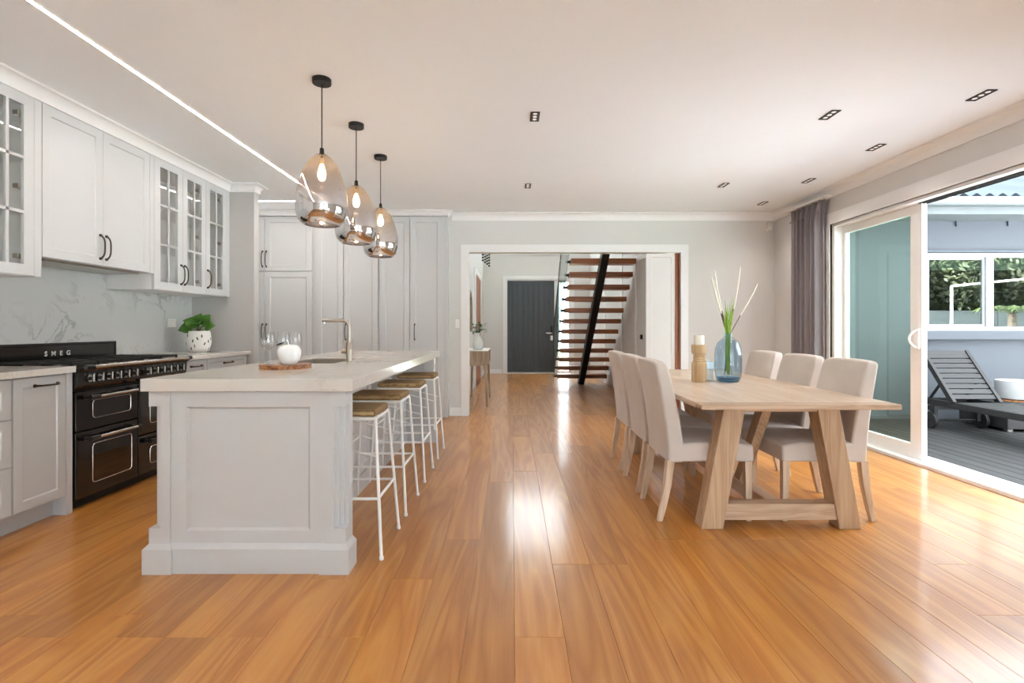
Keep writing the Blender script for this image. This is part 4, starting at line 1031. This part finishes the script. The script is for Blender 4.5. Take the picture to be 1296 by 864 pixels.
def leaf_shape(base, tip, wd, up, cup=0.15, n=6, round_=0.8, thick=0.0012):
    """curved leaf blade with real thickness"""
    A = Vector(base); T = Vector(tip); d = T - A; L = d.length; d.normalize(); U = Vector(up); s_ = d.cross(U).normalized(); U = s_.cross(d).normalized()
    top = []
    for k in range(n + 1):
        t = k / n; w_ = wd * (math.sin(PI * min(1, t ** round_ * 0.98 + 0.02))) / 2 + 0.0008
        c = A + d * (L * t) + U * (L * cup * math.sin(PI * t))
        top += [c - s_ * w_ + U * (w_ * 0.25), c, c + s_ * w_ + U * (w_ * 0.25)]
    g = B(); fs = []; m_ = len(top)
    for k in range(n):
        for j in range(2):
            a = k * 3 + j; fs += [(a, a + 1, a + 4, a + 3), (a + m_, a + 3 + m_, a + 4 + m_, a + 1 + m_)]
        fs += [(k * 3, k * 3 + 3, k * 3 + 3 + m_, k * 3 + m_), (k * 3 + 2, k * 3 + 2 + m_, k * 3 + 5 + m_, k * 3 + 5)]
    return g.add(top + [p - U * thick for p in top], fs)
lp = thing('fig_plant', (-3.12, 5.1, HB + 0.18), 'small plant with broad dark green leaves in the spotted pot', 'plant')
Ls = [((-0.09, -0.05, 0.07), (-0.15, -0.09, 0.03), 0.14), ((0.08, -0.06, 0.10), (0.14, -0.10, 0.07), 0.14), ((0.0, -0.08, 0.11), (0.0, -0.13, 0.05), 0.14), ((-0.06, 0.04, 0.14), (-0.10, 0.05, 0.16), 0.13),
      ((0.05, 0.05, 0.15), (0.08, 0.06, 0.19), 0.13), ((-0.05, -0.06, 0.14), (-0.10, -0.09, 0.13), 0.13), ((0.02, -0.02, 0.17), (0.06, -0.05, 0.20), 0.12), ((0.10, 0.02, 0.08), (0.15, 0.03, 0.08), 0.12), ((0.04, -0.08, 0.13), (0.08, -0.13, 0.10), 0.13)]
for b0, t0, wd in Ls:
    c0 = Vector((-3.12, 5.1, HB + 0.185))
    ba = c0 + Vector(b0) * 0.55; ti = c0 + Vector((b0[0] + (t0[0] - b0[0]) * 1.0, b0[1] + (t0[1] - b0[1]) * 1.0, t0[2]))
    B().tube([c0 - Vector((0, 0, 0.008)), c0 + Vector(b0) * 0.3 + Vector((0, 0, 0.02)), ba], 0.003, 6).build('stem', 'stem_brown', lp, smooth=True)
    leaf_shape(ba, ti, wd, (0.3, -0.9, 0.8), 0.15, round_=0.75).build('leaf', 'leaf_green', lp, smooth=True, angle=80)

# ------------------------------------------------------------------ dining table
TX0, TX1, TY0, TY1, TZ = 1.03, 2.12, 2.78, 5.10, 0.76
tb = thing('dining_table', (1.575, 3.94, 0), 'pale oak trestle dining table with slanting legs', 'dining table')
nbd = 6
for i in range(nbd):
    a = TX0 + (TX1 - TX0) * i / nbd; b_ = TX0 + (TX1 - TX0) * (i + 1) / nbd
    bx(a + 0.0004, b_ - 0.0004, TY0 + 0.09, TY1 - 0.09, TZ - 0.03, TZ).build('board', 'table_oak', tb)
for y0, y1 in ((TY0, TY0 + 0.0895), (TY1 - 0.0895, TY1)):
    bx(TX0, TX1, y0, y1, TZ - 0.03, TZ).build('breadboard_end', 'bar_oak', tb, bevel=0.006)
cx = 1.575
for (ya, yb, s_) in ((2.99, 3.10, 1), (4.78, 4.89, -1)):
    for sg in (-1, 1):
        def xs(b0, w_): return (cx + sg * b0 - w_ / 2, cx + sg * b0 + w_ / 2)
        lo = xs(0.405, 0.13); hi = xs(0.27, 0.128)
        B().loft([[(lo[0], ya, 0), (lo[1], ya, 0), (lo[1], yb, 0), (lo[0], yb, 0)], [(hi[0], ya, TZ - 0.03), (hi[1], ya, TZ - 0.03), (hi[1], yb, TZ - 0.03), (hi[0], yb, TZ - 0.03)]]).build('leg', 'leg_oak', tb, bevel=0.005)
    bx(cx - 0.36, cx + 0.36, ya + 0.01, yb - 0.01, 0.05, 0.145).build('crossbar', 'bar_oak', tb, bevel=0.004)
    bx(cx - 0.33, cx + 0.33, ya + 0.01, yb - 0.01, TZ - 0.075, TZ - 0.0305).build('top_bar', 'bar_oak', tb, bevel=0.003)
    yc = (ya + yb) / 2
    yl, yh = (yc + 0.48 * s_, yc + 0.12 * s_)
    B().loft([[(cx - 0.03, yl - 0.045, 0.14), (cx + 0.03, yl - 0.045, 0.14), (cx + 0.03, yl + 0.045, 0.14), (cx - 0.03, yl + 0.045, 0.14)],
              [(cx - 0.03, yh - 0.045, TZ - 0.03), (cx + 0.03, yh - 0.045, TZ - 0.03), (cx + 0.03, yh + 0.045, TZ - 0.03), (cx - 0.03, yh + 0.045, TZ - 0.03)]]).build('brace', 'leg_oak', tb, bevel=0.004)
bx(cx - 0.04, cx + 0.04, 3.09, 4.79, 0.055, 0.14).build('stretcher', 'table_oak', tb, bevel=0.004)

# ------------------------------------------------------------------ dining chairs (local: rear at x = 0, seat towards +x)
def make_chair():
    t = thing('dining_chair', (0, 0, 0), '', 'chair', 'upholstered dining chairs at the oak table')
    w2 = 0.235
    # back: lofted slab leaning outwards, slightly waisted, rounded at the top
    secs = []
    for z, xo, th, wd in ((0.36, 0.005, 0.10, 0.232), (0.46, 0.0, 0.105, 0.232), (0.62, -0.018, 0.10, 0.230), (0.78, -0.042, 0.092, 0.228), (0.90, -0.064, 0.084, 0.226), (0.95, -0.074, 0.078, 0.222), (0.972, -0.076, 0.066, 0.205)):
        q = []
        for k, yv in enumerate((-1.0, -0.6, 0.0, 0.6, 1.0)): q.append((xo + 0.010 * yv * yv, yv * wd, z + (0.006 * (1 - yv * yv) if z > 0.9 else 0)))
        for k, yv in enumerate((1.0, 0.6, 0.0, -0.6, -1.0)): q.append((xo + th + 0.004 * yv * yv, yv * wd, z + (0.006 * (1 - yv * yv) if z > 0.9 else 0)))
        secs.append(q)
    bk = B().loft(secs).build('backrest', 'fabric', t, bevel=0.016, seg=3, local=True)
    # seat: upholstered block with soft crown and skirt to the underside
    g = B(); secs = []
    for x, zt in ((0.06, 0.478), (0.16, 0.487), (0.30, 0.492), (0.44, 0.485), (0.53, 0.470)):
        wd = w2 * (1.0 if x > 0.1 else 0.985)
        secs.append([(x, -wd, 0.365), (x, -wd, zt - 0.008), (x, -wd * 0.6, zt + 0.002), (x, wd * 0.6, zt + 0.002), (x, wd, zt - 0.008), (x, wd, 0.365)])
    g.loft(secs).build('seat', 'fabric', t, bevel=0.015, seg=3, local=True)
    def sq(x, y, z, h_): return [(x - h_, y - h_, z), (x + h_, y - h_, z), (x + h_, y + h_, z), (x - h_, y + h_, z)]
    for sy in (-1, 1):
        y = sy * 0.205
        B().loft([sq(0.505, y, 0, 0.015), sq(0.50, y, 0.37, 0.022)]).build('leg', 'chair_leg', t, bevel=0.002, seg=1, local=True)
        B().loft([sq(-0.035, y, 0, 0.015), sq(-0.012, y, 0.10, 0.018), sq(0.012, y, 0.22, 0.021), sq(0.028, y, 0.37, 0.023)]).build('leg', 'chair_leg', t, bevel=0.002, seg=1, local=True)
    return t
ch0 = make_chair(); first = True
for side, x, rz, sl in ((-1, 0.935, 0, 'on the island side'), (1, 2.165, PI, 'on the sliding door side')):
    for y, pl_ in ((3.33, 'by the slanting front trestle'), (3.87, 'in the middle of its row'), (4.43, 'at the stair end of the table')):
        c = ch0 if first else dup(ch0); first = False
        c.location = (x, y, 0); c.rotation_euler = (0, 0, rz)
        c['label'] = 'beige upholstered dining chair %s, %s' % (sl, pl_)

# ------------------------------------------------------------------ things on the table
ck = thing('candle_holder', (1.44, 3.94, TZ), 'turned pale wood candle holder with grooved waist', 'candle holder')
B().lathe([(0.054, 0), (0.056, 0.006), (0.056, 0.145), (0.052, 0.152), (0.043, 0.156), (0.046, 0.165), (0.042, 0.172), (0.046, 0.181), (0.042, 0.19), (0.046, 0.199), (0.042, 0.206), (0.044, 0.211), (0.054, 0.219), (0.057, 0.235), (0.057, 0.28), (0.054, 0.286), (0.03, 0.286)], (1.44, 3.94, TZ), 28).build('body', 'holder_wood', ck, smooth=True, angle=25)
cd = thing('candle', (1.44, 3.94, TZ + 0.286), 'short ivory pillar candle on the wooden holder', 'candle')
B().lathe([(0.037, 0), (0.038, 0.004), (0.038, 0.068), (0.036, 0.072), (0.01, 0.069), (0.0, 0.068)], (1.44, 3.94, TZ + 0.286), 28).build('wax', 'wax', cd, smooth=True, angle=50)
B().cyl((1.44, 3.94, TZ + 0.35), (1.442, 3.94, TZ + 0.368), 0.0012, n=6).build('wick', 'black_dab', cd)
vx, vy = 1.667, 3.95
vz = thing('glass_vase', (vx, vy, TZ), 'rounded blue glass vase holding grass and white twigs', 'vase')
op = [(0.060, 0.0), (0.078, 0.004), (0.094, 0.035), (0.100, 0.085), (0.100, 0.21), (0.094, 0.26), (0.078, 0.302), (0.052, 0.328), (0.035, 0.338), (0.031, 0.35), (0.032, 0.376)]
B().lathe(op + [(0.028, 0.376), (0.028, 0.348)] + [(r - 0.004, z) for r, z in op[7:2:-1]] + [(0.088, 0.04), (0.07, 0.022), (0.0, 0.018)], (vx, vy, TZ), 40, cap=True).build('body', 'vase_glass', vz, smooth=True, angle=70)
B().lathe([(0.058, 0.001), (0.080, 0.006), (0.088, 0.035), (0.07, 0.020), (0.0, 0.016)], (vx, vy, TZ), 36).build('thick_base', 'vase_base_glass', vz, smooth=True, angle=70)
gs = thing('grass_bunch', (vx, vy, TZ + 0.03), 'tuft of green grass blades in the blue vase', 'grass')
rr = random.Random(11)
for k in range(14):
    a = rr.uniform(0, 2 * PI); s0 = rr.uniform(0.0, 0.02)
    b0 = Vector((vx + s0 * math.cos(a), vy + s0 * math.sin(a), TZ + 0.05 + rr.uniform(0, 0.05))); mid = Vector((vx + 0.014 * math.cos(a), vy + 0.014 * math.sin(a), TZ + 0.36))
    tp_ = Vector((vx + rr.uniform(-0.055, 0.055), vy + rr.uniform(-0.05, 0.05), TZ + rr.uniform(0.52, 0.66)))
    wd = rr.uniform(0.005, 0.008); sd = Vector((math.cos(a + 1.6), math.sin(a + 1.6), 0)); sd = Vector((1, 0.2 * math.sin(a), 0)).normalized()
    B().loft([[p - sd * w_, p + Vector((0, -0.001, 0)), p + sd * w_, p + Vector((0, 0.001, 0))] for p, w_ in ((b0, wd * 0.6), (b0.lerp(mid, 0.5), wd * 0.8), (mid, wd), (mid.lerp(tp_, 0.5), wd * 0.9), (tp_, 0.0005))]).build('blade', 'grass_green', gs)
TW = ((0.093, 0.0, 1.645, 0.02, 'tallest white twig, standing almost upright in the blue vase'), (0.238, 0.02, 1.52, 0.03, 'white twig leaning out of the vase towards the sliding door'),
      (-0.10, 0.01, 1.615, -0.02, 'long white twig arching from the vase towards the hall opening'), (-0.135, -0.02, 1.565, -0.02, 'white twig leaning furthest over the candle holder'), (-0.095, 0.03, 1.545, -0.03, 'shortest white twig, between the two leaning over the candle'))
for (px, py, pz, kx, tlab) in TW:
    tw = thing('twig', (vx, vy, TZ + 0.03), tlab, 'twig', 'white twigs in the vase')
    nk = Vector((vx + 0.012 * (1 if px > 0 else -1), vy, TZ + 0.36)); tip = Vector((vx + px, vy + py, pz))
    md = nk.lerp(tip, 0.38); B().tube([(vx - 0.03 * (1 if px > 0 else -1), vy, TZ + 0.05), nk, md], [0.003, 0.003, 0.003], 6).build('stem', 'stem_brown', tw, smooth=True)
    m2 = md.lerp(tip, 0.55) + Vector((kx * 0.6, 0, 0.012)); pts = []
    for k in range(9):
        t = k / 8; pts.append(md * (1 - t) ** 2 + m2 * 2 * t * (1 - t) + tip * t * t)
    B().tube(pts, [0.004, 0.0062, 0.0055, 0.0065, 0.0055, 0.0062, 0.0052, 0.0055, 0.003], 7).build('catkin', 'white_twig', tw, smooth=True)
tl = thing('tealight_holder', (1.545, 4.06, TZ), 'small square frosted glass tealight holder between candle and vase', 'tealight holder')
B().box(1.505, 1.585, 4.02, 4.10, TZ, TZ + 0.15).build('glass', 'tealight_glass', tl, bevel=0.006)
B().lathe([(0.02, 0.151), (0.02, 0.163)], (1.545, 4.06, TZ), 18).build('tealight', 'wax', tl)

# ------------------------------------------------------------------ curtain
cu = thing('curtain', (3.41, 5.93, 0.02), 'mauve-grey pleated curtain drawn to the side of the sliding door', 'curtain')
ny, nz = 120, 26; g = B(); vs = []
for j in range(nz + 1):
    z = 0.02 + (2.585 - 0.02) * j / nz
    for i in range(ny + 1):
        s_ = i / ny
        amp = 0.042 if z < 2.42 else 0.042 - 0.030 * (z - 2.42) / 0.165
        ph = 2 * PI * 6 * s_ + 0.5 * math.sin(2.1 * s_ * 6) + 0.15 * math.sin(z * 1.3)
        spread = 1.0 if z < 2.45 else 1.0 + 0.16 * (z - 2.45) / 0.135
        vs.append((3.415 + amp * math.sin(ph) + 0.010 * math.sin(2.3 * ph + 1), 5.925 + (s_ - 0.5) * 0.56 * spread, z))
fs = [(j * (ny + 1) + i, j * (ny + 1) + i + 1, (j + 1) * (ny + 1) + i + 1, (j + 1) * (ny + 1) + i) for j in range(nz) for i in range(ny)]
cf = g.add(vs, fs).build('cloth', 'curtain_fabric', cu, smooth=True, angle=80)
md = cf.modifiers.new('thick', 'SOLIDIFY'); md.thickness = 0.004
g = B()
for k in range(9):
    y = 5.64 + k * 0.07
    g.tube([(3.372, y, 2.44), (3.376, y + 0.012, 2.45), (3.38, y + 0.024, 2.44)], 0.006, 6)
g.build('pleat_stitching', 'curtain_fabric', cu, smooth=True)
bx(3.36, 3.44, 5.5, 6.3, 2.585, 2.6).build('track', 'alu_white', cu)

# wall sensor and switch
sn = thing('motion_sensor', (3.43, YB - 0.02, 2.47), 'small white motion sensor high in the room corner by the curtain', 'sensor')
bx(3.39, 3.455, YB - 0.045, YB - 0.0005, 2.46, 2.565).build('housing', 'sensor_white', sn, bevel=0.008)
bx(3.40, 3.445, YB - 0.047, YB - 0.044, 2.475, 2.51).build('lens', 'white_plastic', sn, bevel=0.001)
sw = thing('light_switch', (-0.725, YB - 0.005, 1.2), 'small white light switch beside the hall opening casing', 'light switch')
bx(-0.755, -0.70, YB - 0.010, YB - 0.0005, 1.17, 1.285).build('plate', 'white_plastic', sw, bevel=0.002)
bx(-0.735, -0.72, YB - 0.0135, YB - 0.009, 1.21, 1.245).build('rocker', 'white_plastic', sw)

# ------------------------------------------------------------------ hall: stair, console, mirror
stc = thing('staircase', (1.42, 9.2, 0), 'floating timber tread staircase on a black steel spine', 'staircase')
N = 15; RISE, RUN = 0.186, 0.226
for i in range(N):
    y = 10.63 - i * RUN; z = 0.172 + i * RISE
    td = bx(0.93, 1.945, y - 0.135, y + 0.135, z - 0.04, z + 0.04).build('tread', 'tread_wood', stc, bevel=0.003)
    B().cyl((0.93, y, z), (0.86, y, z), 0.022, n=12).build('standoff', 'black_metal', td, smooth=True)
yt = 10.63 - (N - 1) * RUN; k = RISE / RUN
f0 = lambda y: (10.55 - y) * k
B().loft([[(1.375, 10.55, 0.0), (1.485, 10.55, 0.0), (1.485, 10.55 + 0.2 / k, 0.0), (1.375, 10.55 + 0.2 / k, 0.0)],
          [(1.375, yt, f0(yt)), (1.485, yt, f0(yt)), (1.485, yt, f0(yt) + 0.2), (1.375, yt, f0(yt) + 0.2)]]).build('spine', 'charcoal_steel', stc)
def gpanel(ya, yb):
    za, zb_ = 0.172 + (10.63 - ya) * k, 0.172 + (10.63 - yb) * k
    poly = [(ya, max(za - 0.17, 0.01)), (yb, zb_ - 0.17), (yb, zb_ + 0.98), (ya, za + 0.98)]
    B().prism(poly, 'x', 0.862, 0.875).build('glass_panel', 'stair_glass', stc)
    B().tube([(0.868, ya, za + 0.985), (0.868, yb, zb_ + 0.985)], 0.012, 8).build('handrail', 'black_metal', stc)
gpanel(10.80, 9.16); gpanel(9.14, 7.50)
cs = thing('console_table', (-0.545, 8.1, 0), 'slim oak console table with tapered legs against the hall wall', 'console table')
g = B().box(-0.70, -0.365, 7.6, 8.66, 0.80, 0.825).box(-0.70, -0.365, 7.6, 8.66, 0.61, 0.63).box(-0.70, -0.365, 7.6, 7.625, 0.63, 0.80).box(-0.70, -0.365, 8.635, 8.66, 0.63, 0.80).box(-0.70, -0.685, 7.625, 8.635, 0.63, 0.80).box(-0.68, -0.365, 8.12, 8.14, 0.63, 0.80)
g.build('open_box', 'console_wood', cs)
bx(-0.705, -0.36, 7.595, 8.665, 0.825, 0.832).build('top', 'pot_white', cs)
for x in (-0.665, -0.40):
    for y in (7.66, 8.60):
        xe = x + (0.025 if x > -0.5 else -0.02); ye = y + (0.03 if y > 8 else -0.03)
        B().loft([[(xe - 0.013, ye - 0.013, 0), (xe + 0.013, ye - 0.013, 0), (xe + 0.013, ye + 0.013, 0), (xe - 0.013, ye + 0.013, 0)],
                  [(x - 0.022, y - 0.022, 0.61), (x + 0.022, y - 0.022, 0.61), (x + 0.022, y + 0.022, 0.61), (x - 0.022, y + 0.022, 0.61)]]).build('leg', 'console_wood', cs)
cvx, cvy, cvz = -0.53, 7.95, 0.832
cvs = thing('bottle_vase', (cvx, cvy, cvz), 'white ceramic bottle vase on the hall console', 'vase')
B().lathe([(0.05, 0), (0.072, 0.006), (0.088, 0.06), (0.086, 0.11), (0.06, 0.17), (0.034, 0.21), (0.03, 0.25), (0.034, 0.262), (0.026, 0.262), (0.024, 0.2)], (cvx, cvy, cvz), 28).build('body', 'pot_white', cvs, smooth=True, angle=60)
sp_ = thing('foliage_sprig', (cvx, cvy, cvz + 0.2), 'bushy green leaf sprigs in the white hall vase', 'foliage')
rr = random.Random(5)
for k in range(34):
    a = rr.uniform(0, 2 * PI); r0 = rr.uniform(0.02, 0.11); z = rr.uniform(0.26, 0.40)
    c0 = Vector((cvx + r0 * math.cos(a), cvy + r0 * math.sin(a), cvz + z)); t0 = c0 + Vector((math.cos(a) * 0.06, math.sin(a) * 0.06, rr.uniform(-0.03, 0.05)))
    leaf_shape(c0, t0, 0.035, (0, 0, 1), 0.1, n=4).build('leaf', 'hall_leaf', sp_, smooth=True, angle=80)
for k in range(6):
    a = k * PI / 3
    B().tube([(cvx, cvy, cvz + 0.21), (cvx + 0.03 * math.cos(a), cvy + 0.03 * math.sin(a), cvz + 0.3), (cvx + 0.08 * math.cos(a), cvy + 0.08 * math.sin(a), cvz + 0.36)], 0.003, 5).build('stem', 'hall_leaf', sp_)
mi = thing('wall_mirror', (-0.72, 8.75, 1.12), 'arched timber-framed mirror on the hall wall over the console', 'mirror')
out = []
for kk in range(13):
    a = PI * kk / 12; out.append((8.75 + 0.3 * math.cos(a), 1.50 + 0.3 * math.sin(a)))
out = [(9.05, 1.12)] + out + [(8.45, 1.12)]
B().prism([(y, z) for y, z in out], 'x', -0.7295, -0.722).build('glass', 'mirror_silver', mi)
B().tube([(-0.715, y, z) for y, z in out], 0.016, 8, closed=True).build('frame', 'console_wood', mi, smooth=True)
bl = thing('bead_chandelier', (-0.62, 11.4, 2.62), 'black bead strands of a hanging light in the hall', 'hanging light')
for q, (dx, n_) in enumerate(((-0.05, 2), (0.0, 4), (0.045, 6), (0.09, 8))):
    for kk in range(12 - n_, 12):
        pass
    for kk in range(9):
        z = 2.55 + 0.04 * (3 - q) + kk * 0.062
        B().lathe([(0.0, -0.026), (0.02, -0.016), (0.026, 0.0), (0.02, 0.016), (0.0, 0.026)], (-0.66 + dx + 0.06, 11.4 + 0.02 * (q % 2), z), 8).build('bead', 'black_enamel', bl, smooth=True)
B().cyl((-0.6, 11.4, 3.05), (-0.6, 11.4, 4.7), 0.006, n=6).build('rod', 'black_metal', bl)
